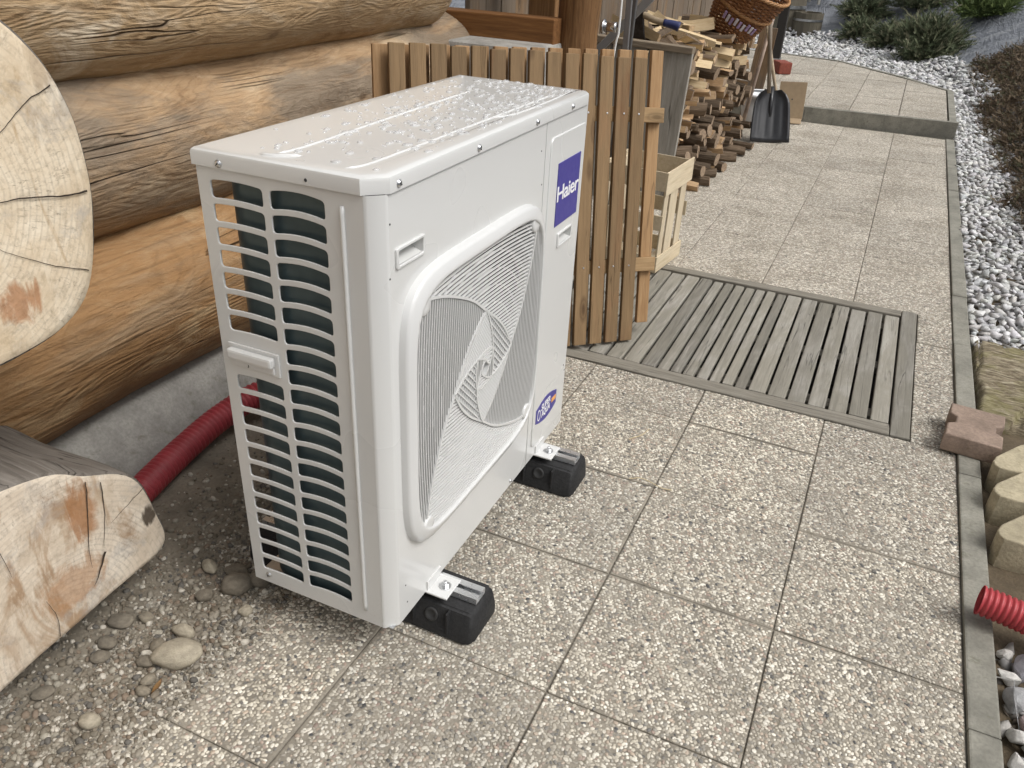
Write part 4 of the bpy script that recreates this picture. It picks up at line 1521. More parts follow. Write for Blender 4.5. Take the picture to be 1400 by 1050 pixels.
# --- water drops on the lid
M_WATER, nt, b = mat('water_drops')
nt.nodes.remove(b)
_tr = node(nt, 'ShaderNodeBsdfTransparent')
_gl = node(nt, 'ShaderNodeBsdfGlossy')
_gl.inputs['Roughness'].default_value = 0.04
_fr = node(nt, 'ShaderNodeFresnel')
_fr.inputs['IOR'].default_value = 1.4
_mx = node(nt, 'ShaderNodeMixShader')
nt.links.new(math_n(nt, 'ADD', math_n(nt, 'MULTIPLY', _fr.outputs[0], 0.6), 0.02, clamp=True), _mx.inputs[0])
nt.links.new(_tr.outputs[0], _mx.inputs[1])
nt.links.new(_gl.outputs[0], _mx.inputs[2])
_df = node(nt, 'ShaderNodeBsdfDiffuse')
_df.inputs['Color'].default_value = (0.92, 0.93, 0.94, 1)  # white diffuse share paints in the bright light a drop would focus
_m2 = node(nt, 'ShaderNodeMixShader')
_m2.inputs[0].default_value = 0.24
nt.links.new(_mx.outputs[0], _m2.inputs[1])
nt.links.new(_df.outputs[0], _m2.inputs[2])
nt.links.new(_m2.outputs[0], nt.nodes['Material Output'].inputs['Surface'])
drops = []
bm = bmesh.new()
bmesh.ops.create_icosphere(bm, subdivisions=2, radius=1)
me = bpy.data.meshes.new('d'); bm.to_mesh(me); bm.free()
dp = [proto_arrays(me)]
cnt = 0
while cnt < 620:
    y = rnd.uniform(0.04, 0.92); x = rnd.uniform(-0.34, -0.02)
    den = (0.28 + 0.72 * min(1, max(0, (y - 0.12) / 0.35))) * (1.0 if x > -0.26 else 0.35)
    if rnd.random() > den: continue
    big = rnd.random() ** 2.4
    r = 0.0020 + 0.0066 * big
    drops.append((0, xform((x, y, 1.0431), (0, 0, rnd.uniform(-.5, .5)), (r * rnd.uniform(.8, 1.2), r * rnd.uniform(.9, 1.7), min(r * 0.6, 0.003)))))
    cnt += 1
dm = scatter_mesh('water_drops', dp, drops)
dm.polygons.foreach_set('use_smooth', [True] * len(dm.polygons))
dr = link('water_drops', dm, M_WATER)
dr.matrix_world = Matrix.Translation((-0.3118, -0.0877, 0.0)) @ Matrix.Rotation(0.0043, 4, 'Z')
tag(dr, 'rain drops beaded on the white lid of the heat pump', 'water', kind='stuff')
# ================================================================ SUNK WOODEN GRATING
M_GREYW = wood('grey_decking', [(0.15, 0.138, 0.115), (0.26, 0.245, 0.212), (0.38, 0.362, 0.32)], 'Y', 1.6, grey=(0.22, 0.205, 0.168), greyamt=0.3, cracks=0.7, knots=False, var=0.2, bmp=0.45)
M_GREYWX = wood('grey_decking_frame', [(0.12, 0.107, 0.083), (0.215, 0.197, 0.162), (0.31, 0.29, 0.245)], 'X', 1.6, cracks=0.8, knots=False, var=0.12, bmp=0.7)
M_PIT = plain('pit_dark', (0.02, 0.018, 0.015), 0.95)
deck = tag(empty('wooden_grating', (-0.07, 2.0, 0)), 'weathered grey slatted wooden grating let into the paving', 'grating')
def dk(lo, hi, name, m, bv=0.004):
    c = [(a + b_) / 2 for a, b_ in zip(lo, hi)]
    o = MB().bbox([a - k for a, k in zip(lo, c)], [a - k for a, k in zip(hi, c)], bv).build(name, m, deck)
    o.location = (c[0] + 0.07, c[1] - 2.0, c[2])
    return o
dk((DX0, DY0 + .003, -0.05), (0.600, DY0 + 0.055, 0.004), 'frame_board', M_GREYWX)
dk((DX0, DY0 + 0.058, -0.05), (0.600, DY0 + 0.083, -0.002), 'frame_batten', M_GREYWX)
dk((DX0, DY1 - 0.062, -0.05), (0.600, DY1 - .003, 0.003), 'frame_board', M_GREYWX)
dk((0.602, DY0 + .003, -0.05), (DX1 - .002, DY1 - .003, 0.005), 'frame_board', M_GREYW)
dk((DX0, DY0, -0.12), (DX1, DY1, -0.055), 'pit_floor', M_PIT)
for yy in (1.62, 2.02, 2.42):
    dk((DX0, yy - 0.03, -0.055), (0.600, yy + 0.03, -0.028), 'joist', M_GREYWX)
edges = [(0.538, 0.597), (0.469, 0.529), (0.402, 0.463), (0.335, 0.394), (0.267, 0.327), (0.198, 0.260), (0.131, 0.191), (0.085, 0.123), (0.039, 0.077), (-0.008, 0.031), (-0.055, -0.015), (-0.104, -0.063), (-0.150, -0.112), (-0.2, -0.158), (-0.262, -0.208), (-0.330, -0.27)]
while edges[-1][0] > DX0 + 0.08:
    a = edges[-1][0]
    edges.append((a - 0.068, a - 0.008))
M_NAIL = plain('rusty_nail', (0.05, 0.035, 0.025), 0.7, 0.3)
for a, b_ in edges:
    a, b_ = a + 0.001, b_ - 0.001
    o = dk((a, DY0 + 0.088 + rnd.uniform(0, .004), -0.028), (b_, DY1 - 0.066 - rnd.uniform(0, .006), -0.004 + rnd.uniform(-.003, .0015)), 'slat', M_GREYW, 0.005)
    o.rotation_euler = (0, rnd.uniform(-.015, .015), rnd.uniform(-.0025, .0025))

# ================================================================ SLATTED GATE LEANING BY THE UNIT
M_GATE = wood('gate_slat', [(0.115, 0.058, 0.026), (0.21, 0.118, 0.056), (0.31, 0.19, 0.1)], 'Z', 1.5, grey=(0.195, 0.13, 0.067), greyamt=0.55, cracks=0.5, var=0.2, bmp=0.4)
M_GATE2 = wood('gate_slat_fresh', [(0.2, 0.11, 0.048), (0.31, 0.185, 0.087), (0.41, 0.27, 0.145)], 'Z', 1.5, cracks=0.4, var=0.12, bmp=0.3)
M_RAIL = wood('gate_rail', [(0.24, 0.15, 0.07), (0.37, 0.245, 0.125), (0.46, 0.325, 0.18)], 'X', 1.5, cracks=0.4, var=0.1, bmp=0.3)
gate = empty('slatted_gate')
_d = Vector((0.65293236, 0.75460127, -0.06524006)); _n = Vector((-0.74746804, 0.62804719, -0.21644458)); _uu = Vector((-0.12235552, 0.19008853, 0.97411266))
gate.matrix_world = Matrix(((_d.x, _n.x, _uu.x, -0.3451), (_d.y, _n.y, _uu.y, 1.6787), (_d.z, _n.z, _uu.z, 0.004), (0, 0, 0, 1)))
tag(gate, 'brown wooden slatted gate panel leaning behind the heat pump', 'gate')
HG = 1.0187
def gpart(x0, y0, z0, x1, y1, z1, name, m, parent=gate, rz=0.0):
    c = ((x0 + x1) / 2, (y0 + y1) / 2, (z0 + z1) / 2)
    o = MB().bbox((x0 - c[0], y0 - c[1], z0 - c[2]), (x1 - c[0], y1 - c[1], z1 - c[2]), 0.003).build(name, m, parent)
    o.location = c
    o.rotation_euler = (0, rz, 0)
    return o
for i in range(14):
    x1 = -i * 0.0684
    j = rnd.uniform(-0.004, 0.004)
    s_ = gpart(x1 - 0.052, 0, 0.0 if i else 0.0, x1, 0.017, HG + j, 'front_slat', M_GATE, rz=rnd.uniform(-.003, .003))
    for z in (0.29, 0.83):
        nl = MB().lathe([(0.0036, 0), (0.003, 0.0012), (0.001, 0.0016)], 10).build('nail_head', M_ZINC, s_)
        nl.matrix_local = Matrix.Translation((rnd.uniform(-.008, .008), -0.0086, z - (HG + j) / 2)) @ Matrix.Rotation(math.pi / 2, 4, 'X')
for z0, z1 in ((0.262, 0.313), (0.803, 0.855)):
    gpart(-0.965, 0.0175, z0, 0.098, 0.0425, z1, 'rail', M_RAIL)
for j in range(16):
    x1 = 0.097 - j * 0.0686
    t = j / 15
    gpart(x1 - 0.05, 0.043, 0.055 - 0.03 * t, x1, 0.060, HG + 0.036 * (1 - t) - 0.004, 'rear_slat', M_GATE2, rz=rnd.uniform(-.003, .003))

# ================================================================ FRUIT CRATE
M_PINE = wood('pale_crate_wood', [(0.43, 0.345, 0.225), (0.57, 0.475, 0.33), (0.69, 0.605, 0.45)], 'Y', 2.0, cracks=0.3, knots=False, var=0.1, bmp=0.2)
M_PINEZ = wood('pale_crate_wood_up', [(0.41, 0.33, 0.22), (0.54, 0.45, 0.315), (0.65, 0.57, 0.43)], 'Z', 2.0, cracks=0.3, knots=False, var=0.1, bmp=0.2)
crate = tag(empty('fruit_crate', (-0.47, 2.41, 0.006), (0, 0, -0.11)), 'tall pale wooden slatted crate standing behind the gate', 'crate')
def cpart(lo, hi, name, m, rot=(0, 0, 0)):
    c = [(a + b_) / 2 for a, b_ in zip(lo, hi)]
    o = MB().bbox([a - k for a, k in zip(lo, c)], [a - k for a, k in zip(hi, c)], 0.0015).build(name, m, crate)
    o.location = c
    o.rotation_euler = rot
    return o
CL, CWd, CHt = 0.30, 0.30, 0.47
for sx_ in (0, -CWd):
    s1 = sx_ - (0.0 if sx_ == 0 else 0.008)
    cpart((s1, 0, 0.0), (s1 + 0.008, CL, 0.075), 'side_board', M_PINE)
    cpart((s1, -0.004, CHt - 0.105), (s1 + 0.008, CL + 0.02, CHt), 'side_board', M_PINE, (0.03, 0, 0))
    for y0, y1 in ((0.012, 0.06), (0.085, 0.175), (0.215, 0.285)):
        cpart((s1 - 0.0085 if sx_ == 0 else s1 + 0.0085, y0, 0.002), (s1 - 0.0005 if sx_ == 0 else s1 + 0.0165, y1, CHt - 0.02), 'upright_slat', M_PINEZ)
for y in (-0.006, CL):
    for z0, z1 in ((0, 0.075), (0.2, 0.27), (CHt - 0.09, CHt - 0.005)):
        cpart((-CWd, y, z0), (0.008, y + 0.006, z1), 'end_board', M_PINE)
for x0 in (-0.29, -0.2, -0.11):
    cpart((x0, 0.0, -0.004), (x0 + 0.07, CL, 0.002), 'base_slat', M_PINE)

# ================================================================ WOODSHED BEHIND THE GATE
M_WALLB = wood('shed_board', [(0.1, 0.058, 0.028), (0.19, 0.12, 0.065), (0.3, 0.21, 0.13)], 'Z', 1.2, grey=(0.16, 0.13, 0.1), greyamt=0.5, cracks=0.6, var=0.15)
shed = tag(empty('shed_wall', (-1.5, 4.7, 0)), 'brown board wall behind the stacked firewood', 'wall')
for k in range(37):
    y = 2.55 + k * 0.165
    o = MB().bbox((-0.014, -0.08, -1.2), (0.014, 0.08, 1.2), 0.004).build('board', M_WALLB, shed)
    o.location = (rnd.uniform(-.006, .006), y - 4.7, 1.2)
M_PLANK = wood('silver_plank', [(0.16, 0.145, 0.12), (0.29, 0.27, 0.235), (0.4, 0.38, 0.34)], 'Z', 1.3, cracks=0.8, knots=True, var=0.1, bmp=0.6)
scr = tag(empty('plank_screen', (-0.9, 3.46, 0)), 'silver grey upright planks with a cap board at the near end of the firewood', 'screen')
for x0, x1, yy, lean in ((-1.32, -1.12, 0.0, 0), (-1.11, -0.925, 0.004, 0), (-0.915, -0.845, 0.02, 0.02), (-0.835, -0.672, 0.0, 0.03)):
    o = MB().bbox((-(x1 - x0) / 2, -0.015, 0), ((x1 - x0) / 2, 0.015, 0.842), 0.004).build('plank', M_PLANK, scr)
    o.location = ((x0 + x1) / 2 + 0.9 - lean, yy, 0)
    o.rotation_euler = (0, lean * 1.2, 0)
o = MB().bbox((-0.33, -0.035, -0.016), (0.33, 0.035, 0.016), 0.004).build('cap_board', wood('cap_board_wood', [(0.12, 0.09, 0.06), (0.22, 0.175, 0.125), (0.32, 0.27, 0.2)], 'X', 1.3, cracks=0.6, knots=False, var=0.05), scr)
o.location = (-0.10, 0.0, 0.859)
o.rotation_euler = (0, 0.03, 0)

# --- firewood, piece by piece
M_SPLIT = wood('split_wood', [(0.32, 0.185, 0.09), (0.48, 0.31, 0.17), (0.62, 0.46, 0.28)], 'X', 2.2, cracks=0.3, knots=False, var=0.28, bmp=0.5)
M_SPLITF = wood('split_wood_fresh', [(0.48, 0.34, 0.18), (0.62, 0.47, 0.28), (0.74, 0.61, 0.4)], 'X', 2.2, cracks=0.2, knots=False, var=0.18, bmp=0.4)
M_FBARK = wood('firewood_bark', [(0.055, 0.036, 0.022), (0.125, 0.086, 0.054), (0.23, 0.17, 0.115)], 'X', 2.6, cracks=0.6, knots=False, var=0.3, bmp=1.0)
M_CUT = plain('cut_end', (0.45, 0.32, 0.19), 0.85, 0, 0.3, 60, 0.3)
M_CUTD = plain('cut_end_aged', (0.25, 0.18, 0.12), 0.85, 0, 0.35, 60, 0.3)
def wood_piece(seed, kind, L=0.32):
    """kind 0: round with bark, 1: quarter split, 2: half split. long axis = x"""
    r = random.Random(seed)
    if kind == 0:
        sec = [(math.cos(a), math.sin(a)) for a in [2 * math.pi * k / 9 for k in range(9)]]
        mats_ = [1] * 9
    elif kind == 1:
        sec = [(-0.5, -0.45)] + [(-0.5 + 1.25 * math.cos(a), -0.45 + 1.25 * math.sin(a)) for a in [math.radians(x) for x in (0, 24, 48, 72, 92)]]
        mats_ = [0, 1, 1, 1, 1, 0]
    else:
        sec = [(-0.9, -0.35), (0.9, -0.4)] + [(0.95 * math.cos(a), -0.35 + 1.0 * math.sin(a)) for a in [math.radians(x) for x in (30, 65, 100, 140)]]
        mats_ = [0, 1, 1, 1, 1, 1]
    sec = [(y * r.uniform(.88, 1.1), z * r.uniform(.88, 1.1)) for y, z in sec]
    n = len(sec)
    g = MB()
    tw = r.uniform(-.25, .25)
    bow = r.uniform(-.012, .012)
    sl0, sl1 = r.uniform(-.2, .2), r.uniform(-.2, .2)
    NX = 4
    R = 0.05
    for i in range(NX + 1):
        t = i / NX - 0.5
        k = 1 + 0.15 * nz(t * 3, seed, 0)
        a = tw * t
        for y, z in sec:
            yy, zz = (y * math.cos(a) - z * math.sin(a)) * R * k, (y * math.sin(a) + z * math.cos(a)) * R * k
            sl = sl1 if i == NX else (sl0 if i == 0 else 0)
            g.v.append((L * t + sl * yy, yy, zz + bow * (1 - 4 * t * t)))
    for i in range(NX):
        for k in range(n):
            k2 = (k + 1) % n
            g.f.append((i * n + k, (i + 1) * n + k, (i + 1) * n + k2, i * n + k2)); g.mi.append(mats_[k])
    g.f += [tuple(range(n)), tuple(NX * n + k for k in range(n - 1, -1, -1))]
    g.mi += [2, 2]
    me = g.mesh('firewood')
    bm = bmesh.new(); bm.from_mesh(me); bmesh.ops.recalc_face_normals(bm, faces=bm.faces[:]); bm.to_mesh(me); bm.free()
    return me
fw_old, fw_new = [], []
for s_ in range(12):
    kind = [0, 1, 1, 2, 1, 0, 2, 1, 1, 0, 1, 2][s_]
    a = wood_piece(s_, kind); [a.materials.append(x) for x in (M_SPLIT, M_FBARK, M_CUTD)]
    fw_old.append(a)
    b2 = wood_piece(s_ + 40, kind if kind else 1); [b2.materials.append(x) for x in (M_SPLITF, M_FBARK, M_CUT)]
    fw_new.append(b2)
fw_bark = [fw_old[0], fw_old[5], fw_old[9]]
def fw(me, loc, rot, sc, label, group):
    o = bpy.data.objects.new('firewood', me)
    COL.objects.link(o)
    o.location = loc
    o.rotation_euler = rot
    o.scale = sc
    tag(o, label, 'firewood', group)
ORD = ['first', 'second', 'third', 'fourth', 'fifth', 'sixth', 'seventh', 'eighth', 'ninth', 'tenth', 'eleventh', 'twelfth', 'thirteenth', 'fourteenth', 'fifteenth', 'sixteenth', 'seventeenth', 'eighteenth', 'nineteenth', 'twentieth', 'twenty-first', 'twenty-second', 'twenty-third', 'twenty-fourth', 'twenty-fifth', 'twenty-sixth', 'twenty-seventh', 'twenty-eighth', 'twenty-ninth', 'thirtieth', 'thirty-first', 'thirty-second', 'thirty-third', 'thirty-fourth']
z = 0.04
rowi = 0
while z < 0.80:
    y = 3.56 + (0.04 if rowi % 2 else 0)
    yend = 5.62 - 0.25 * max(0, z - 0.3)
    col = 0
    while y < yend:
        zz = z + rnd.uniform(-.012, .012)
        hi_ = z / 0.8
        newish = rnd.random() < (hi_ - 0.45) * 1.3
        xo = -0.90 + 0.01 * hi_ + rnd.uniform(-.07, .08) + (0.05 if z < 0.12 else 0)
        pool = fw_new if newish else (fw_bark if rnd.random() < 0.5 - 0.4 * hi_ else fw_old)
        s_ = rnd.uniform(0.5, 0.92)
        what = 'pale split' if newish else ('barked' if pool is fw_bark else 'brown split')
        fw(rnd.choice(pool), (xo, y, zz), (rnd.uniform(0, 6.28), rnd.uniform(-.12, .12), rnd.uniform(-.36, .36)), (rnd.uniform(.8, 1.05), s_, s_ * rnd.uniform(.8, 1)),
           '%s firewood log, %s from the plank screen in the %s row up' % (what, ORD[col], ORD[rowi]), 'firewood logs stacked in rows')
        col += 1
        y += 0.09 * rnd.uniform(.85, 1.15)
    z += 0.063
    rowi += 1
loose = sorted(rnd.uniform(3.6, 5.2) for k in range(34))
for k, y in enumerate(loose):
    t = (y - 3.6) / 1.6
    fw(rnd.choice(fw_new), (rnd.uniform(-1.12, -0.84), y, 0.825 + rnd.uniform(0, 0.09) * (1 - 0.5 * t)), (rnd.uniform(0, 6.28), rnd.uniform(-.35, .35), rnd.uniform(-1.3, 1.3)), (rnd.uniform(.6, .9), rnd.uniform(.6, .9), rnd.uniform(.5, .8)),
       'pale split wood lying loose on top of the stack, %s from the axe' % ORD[k], 'pale firewood on top of the stack')
for k, (y, x, a, s_) in enumerate(sorted([(4.25, -0.70, 0.5, .6), (4.5, -0.69, -0.3, .65), (5.0, -0.66, 0.1, .6), (4.78, -0.68, 0.25, .7), (5.25, -0.64, -0.2, .5), (4.05, -0.7, .1, .6)])):
    fw(fw_bark[k % 3], (x, y, 0.03), (rnd.uniform(0, 6), 0, a), (0.7, s_, s_), 'dark round stick on the paving at the foot of the firewood, %s from the crate' % ORD[k], 'sticks at the foot of the stack')

# --- chopped-in axe on the cap board
M_AXE = plain('axe_head_steel', (0.05, 0.042, 0.038), 0.5, 0.7, 0.3, 50)
M_BLUEH = plain('blue_grip', (0.02, 0.028, 0.10), 0.5)
M_HAFT = wood('haft_wood', [(0.17, 0.125, 0.075), (0.26, 0.2, 0.13), (0.36, 0.29, 0.2)], 'X', 2.0, cracks=0, knots=False, var=0.05)
axe = tag(empty('axe', (-1.01, 3.52, 0.875)), 'axe with blue grip end standing on its blade on the cap board', 'axe')
g = MB()
sec = [(0.0, 0.004, 0.05), (0.03, 0.010, 0.042), (0.09, 0.017, 0.03), (0.125, 0.018, 0.028), (0.145, 0.017, 0.028)]
for z, ty, tx in sec:
    g.v += [(-tx, -ty, z), (tx, -ty, z), (tx, ty, z), (-tx, ty, z)]
for i in range(4):
    for k in range(4):
        k2 = (k + 1) % 4
        g.f.append((i * 4 + k, i * 4 + k2, i * 4 + 4 + k2, i * 4 + 4 + k)); g.mi.append(0)
g.f += [(3, 2, 1, 0), (16, 17, 18, 19)]; g.mi += [0, 0]
g.build('head', M_AXE, axe)
hp_ = catmull([(-0.03, 0, 0.118), (0.03, 0, 0.118), (0.09, 0.004, 0.098), (0.16, 0.01, 0.086), (0.20, 0.014, 0.082)], 5)
MB().tube(hp_, 0.017, 10).build('haft', M_HAFT, axe, True)
MB().tube(catmull([(0.14, 0.008, 0.089), (0.19, 0.012, 0.083), (0.225, 0.016, 0.074)], 5), [0.019 + 0.006 * i / 10 for i in range(11)], 10).build('grip', M_BLUEH, axe, True)

# --- wicker basket tipped on the pile
def wicker(name):
    m, nt, b = mat(name)
    v = coords(nt, 'UV')
    a = node(nt, 'ShaderNodeTexNoise'); a.inputs['Scale'].default_value = 60
    nt.links.new(coords(nt, 'Object'), a.inputs['Vector'])
    c = ramp(nt, a.outputs[0], [(0.3, (0.1, 0.036, 0.01)), (0.5, (0.22, 0.088, 0.026)), (0.72, (0.34, 0.155, 0.052))])
    nt.links.new(c, b.inputs['Base Color'])
    b.inputs['Roughness'].default_value = 0.5
    return m
M_WICK = wicker('wicker')
M_WICK2 = plain('wicker_rim', (0.36, 0.185, 0.07), 0.5, 0, 0.3, 60)
plain_r = [plain('lilac_ribbon', (0.33, 0.24, 0.42), 0.6), plain('white_ribbon', (0.6, 0.56, 0.6), 0.6)]
bk = tag(empty('wicker_basket', (-0.78, 4.86, 0.835), (math.radians(16), math.radians(24), 0.3)), 'brown wicker basket tipped on top of the firewood stack', 'basket')
BH = 0.33
br_ = lambda t: 0.145 + 0.085 * t ** 0.8
g = MB()
for k in range(34):
    a0 = 2 * math.pi * k / 34
    pts = [((br_(t) - 0.003) * math.cos(a0), (br_(t) - 0.003) * math.sin(a0), BH * t) for t in [i / 6 for i in range(7)]]
    g.tube(pts, 0.0048, 5)
o = g.build('stakes', M_WICK, bk, True); o['kind'] = 'stuff'
g = MB()
NR = 30
for i in range(NR):
    t = (i + 0.5) / NR
    pts = []
    for k in range(68):
        a0 = 2 * math.pi * k / 68
        w_ = 0.0055 * (1 if (k + 2 * (i % 2)) % 4 < 2 else -1)
        pts.append(((br_(t) + w_) * math.cos(a0), (br_(t) + w_) * math.sin(a0), BH * t))
    g.tube(pts, 0.0056, 5, closed=True)
o = g.build('weave', M_WICK, bk, True); o['kind'] = 'stuff'
MB().lathe([(0.005, 0.0), (0.145, 0.0), (0.145, 0.008), (0.005, 0.008)], 30).build('bottom', M_WICK, bk)
for t, nm in ((1.0, 'rim'), (0.55, 'band')):
    g = MB()
    for ph in range(3):
        pts = []
        for k in range(90):
            a0 = 2 * math.pi * k / 90
            q = a0 * 17 + ph * 2.094
            rr = br_(t) + 0.006 + 0.006 * math.cos(q)
            pts.append((rr * math.cos(a0), rr * math.sin(a0), BH * t + 0.007 * math.sin(q)))
        g.tube(pts, 0.0062, 5, closed=True)
    g.build(nm, M_WICK2, bk, True)

for k in range(9):
    a0 = math.radians(-118 + k * 8)
    t = 0.52 - 0.02 * (k % 3)
    o = MB().bbox((-0.004, -0.009, -0.024), (0.004, 0.009, 0.024), 0.003).build('ribbon', plain_r[k % 2], bk)
    o.location = ((br_(t) + 0.013) * math.cos(a0), (br_(t) + 0.013) * math.sin(a0), BH * (t - 0.12))
    o.rotation_euler = (0, 0.2, a0)
# --- metal fittings on the porch post
tp = tag(empty('water_tap', (-0.86, 2.5, 1.02)), 'chrome tap spout on the round porch post with a pale cable', 'tap')
M_CHROME = plain('chrome', (0.55, 0.55, 0.56), 0.15, 1.0, 0.05)
MB().tube([(0, 0, 0), (0.055, 0, 0.001), (0.062, 0, 0.001)], 0.0215, 18).build('spout', M_CHROME, tp, True)
MB().lathe([(0.03, 0), (0.03, 0.008), (0.024, 0.012)], 20, Matrix.Rotation(math.pi / 2, 4, 'Y')).build('flange', M_CHROME, tp, True)
MB().tube(catmull([(0.03, 0.02, -0.45), (0.064, 0.0, -0.08), (0.074, 0, 0.0), (0.07, 0, 0.3)], 6), 0.005, 8).build('cable', plain('pale_cable', (0.75, 0.75, 0.73), 0.4), tp, True)
for nm, xb, xt, yb, r_, colr, lab in (('steel_tube', -0.80, -0.83, 2.74, 0.014, (0.33, 0.33, 0.33), 'grey steel tube leaning upright just right of the porch post'),
                                     ('steel_tube', -0.87, -0.845, 2.86, 0.02, (0.2, 0.2, 0.2), 'darker grey tube standing behind the chrome tap'),
                                     ('metal_profile', -1.06, -0.80, 3.24, 0.02, (0.42, 0.44, 0.46), 'slanting flat galvanised profile beside the axe')):
    root = tag(MB().bbox((-r_, -r_ * .5, 0), (r_, r_ * .5, 1.55), 0.004).build(nm, plain(nm + lab[:4], colr, 0.4, 0.7)), lab, 'metal bar')
    zb = 0.0
    root.location = (xb - (xt - xb) * 3.3 if nm == 'metal_profile' else xb, yb, 0)
    root.rotation_euler = (0, math.atan2((xt - xb) * (4.4 if nm == 'metal_profile' else 1), 1.2), 0)

# --- snow shovel
M_BLK = plain('black_plastic', (0.016, 0.0165, 0.019), 0.35, 0, 0.15, 30)
M_STICK = wood('worn_handle', [(0.17, 0.135, 0.1), (0.27, 0.225, 0.175), (0.37, 0.32, 0.26)], 'Z', 2.0, cracks=0.2, knots=False, var=0.15)
sh = empty('snow_shovel', (-0.47, 5.56, 0.004), (math.radians(-24), 0, math.radians(24)))
tag(sh, 'black plastic snow shovel standing on its blade beside the firewood', 'shovel')
g = MB()
NXs, NZs = 14, 12
def shp(u, v):
    wdt = 0.152 * (1 - 0.18 * v ** 2) if v < 0.7 else 0.152 * (1 - 0.18 * v ** 2) * math.sqrt(max(0.0, 1 - ((v - 0.7) / 0.34) ** 2.2))
    x = u * wdt
    dish = 0.035 * (u * u) + 0.03 * (max(0, v - 0.55)) ** 1.5
    rib_ = 0.006 * math.cos(u * 14) * (1 if 0.12 < v < 0.8 else 0)
    return (x, -dish - rib_, 0.39 * v)
for side_ in (0, 1):
    for j in range(NZs + 1):
        for i in range(NXs + 1):
            x, y, z = shp(i / NXs * 2 - 1, j / NZs)
            g.v.append((x, y + side_ * 0.005, z))
W_ = NXs + 1
T_ = W_ * (NZs + 1)
for j in range(NZs):
    for i in range(NXs):
        a = j * W_ + i
        g.f.append((a, a + 1, a + W_ + 1, a + W_)); g.mi.append(0)
        g.f.append((T_ + a, T_ + a + W_, T_ + a + W_ + 1, T_ + a + 1)); g.mi.append(0)
for i in range(NXs):
    g.f.append((i, T_ + i, T_ + i + 1, i + 1)); g.mi.append(0)
for j in range(NZs):
    a = j * W_
    g.f.append((a, a + W_, T_ + a + W_, T_ + a)); g.mi.append(0)
    a = j * W_ + NXs
    g.f.append((a, T_ + a, T_ + a + W_, a + W_)); g.mi.append(0)
g.build('blade', M_BLK, sh, True)
MB().tube([(0, 0.006, 0.0), (0, 0.0, 0.012), (0, 0.0, 0.0)], 0.001, 4)
g = MB().bbox((-0.15, -0.04, -0.004), (0.15, -0.036, 0.018), 0.001)
MB().tube([(0, 0.012, 0.12), (0, 0.006, 0.30), (0, 0.0, 0.42)], [0.012, 0.02, 0.019], 12).build('socket', M_BLK, sh, True)
hd = MB().tube([(0, 0.0, 0.36), (0.0, 0.004, 1.25)], 0.0155, 12).build('handle', M_STICK, sh, True)
hd.rotation_euler = (math.radians(12), math.radians(-7), 0)
# other tools leaning there
def tool(name, p0, p1, r, m, label, cat):
    p0, p1 = Vector(p0), Vector(p1)
    L = (p1 - p0).length
    o = MB().tube([(0, 0, 0), (0.002, 0, L * .5), (0, 0, L)], r, 10).build(name, m, smooth=True)
    o.location = p0
    o.rotation_euler = (p1 - p0).to_track_quat('Z', 'Y').to_euler()
    return tag(o, label, cat)
tool('broom_handle', (-0.40, 5.80, 0.005), (-0.86, 5.80, 1.35), 0.0125, plain('pale_stick', (0.5, 0.4, 0.28), 0.6, 0, 0.2, 20), 'pale thin wooden handle crossing the shovel handle', 'handle')
tool('rake_handle', (-0.74, 5.86, 0.005), (-0.60, 5.95, 1.45), 0.016, plain('pinkish_stick', (0.5, 0.39, 0.32), 0.6, 0, 0.2, 20), 'pinkish thick handle standing upright behind the shovel', 'handle')
o = MB().bbox((-0.07, -0.013, 0), (0.07, 0.013, 0.74), 0.004).build('upright_board', M_WALLB)
o.location = (-0.79, 6.42, 0.0); o.rotation_euler = (-0.04, 0.06, 0.1)
tag(o, 'dark brown board standing at the far end of the firewood', 'board')
# white tub
tb = tag(empty('white_tub', (-0.655, 6.17, 0.0)), 'white plastic tub half hidden behind the snow shovel', 'tub')
M_TUB = plain('tub_white', (0.7, 0.71, 0.72), 0.4, 0, 0.04)
MB().lathe([(0.145, 0.0), (0.172, 0.245), (0.165, 0.245), (0.14, 0.008), (0.01, 0.008)], 36, cap=False).build('body', M_TUB, tb, True)
MB().lathe([(0.171, 0.236), (0.183, 0.238), (0.184, 0.262), (0.176, 0.268), (0.166, 0.262)], 36, cap=False).build('rim', M_TUB, tb, True)
MB().lathe([(0.01, 0.2), (0.168, 0.2)], 30, cap=False).build('contents', plain('tub_grey', (0.3, 0.33, 0.36), 0.3), tb)
# cardboard sheet
cb = MB()
cb.bbox((-0.115, -0.002, 0), (0.105, 0.002, 0.30), 0.0008)
cbm = cb.build('cardboard_sheet', plain('cardboard', (0.33, 0.245, 0.155), 0.85, 0, 0.08, 30, 0.1))
cbm.location = (-0.45, 6.50, 0.03); cbm.rotation_euler = (-0.12, -0.05, 0.12)
tag(cbm, 'flat brown cardboard sheet propped against the step', 'cardboard')
fl = MB().bbox((-0.11, -0.045, -0.002), (0.1, 0.045, 0.002), 0.0008).build('folded_flap', cbm.data.materials[0], cbm)
fl.location = (0.0, -0.03, -0.01); fl.rotation_euler = (0.5, 0.02, 0)
MB().lathe([(0.006, 0), (0.006, 0.001)], 10, Matrix.Translation((0.0, -0.0025, 0.16)) @ Matrix.Rotation(math.pi / 2, 4, 'X')).build('punched_hole', M_DARK, cbm)
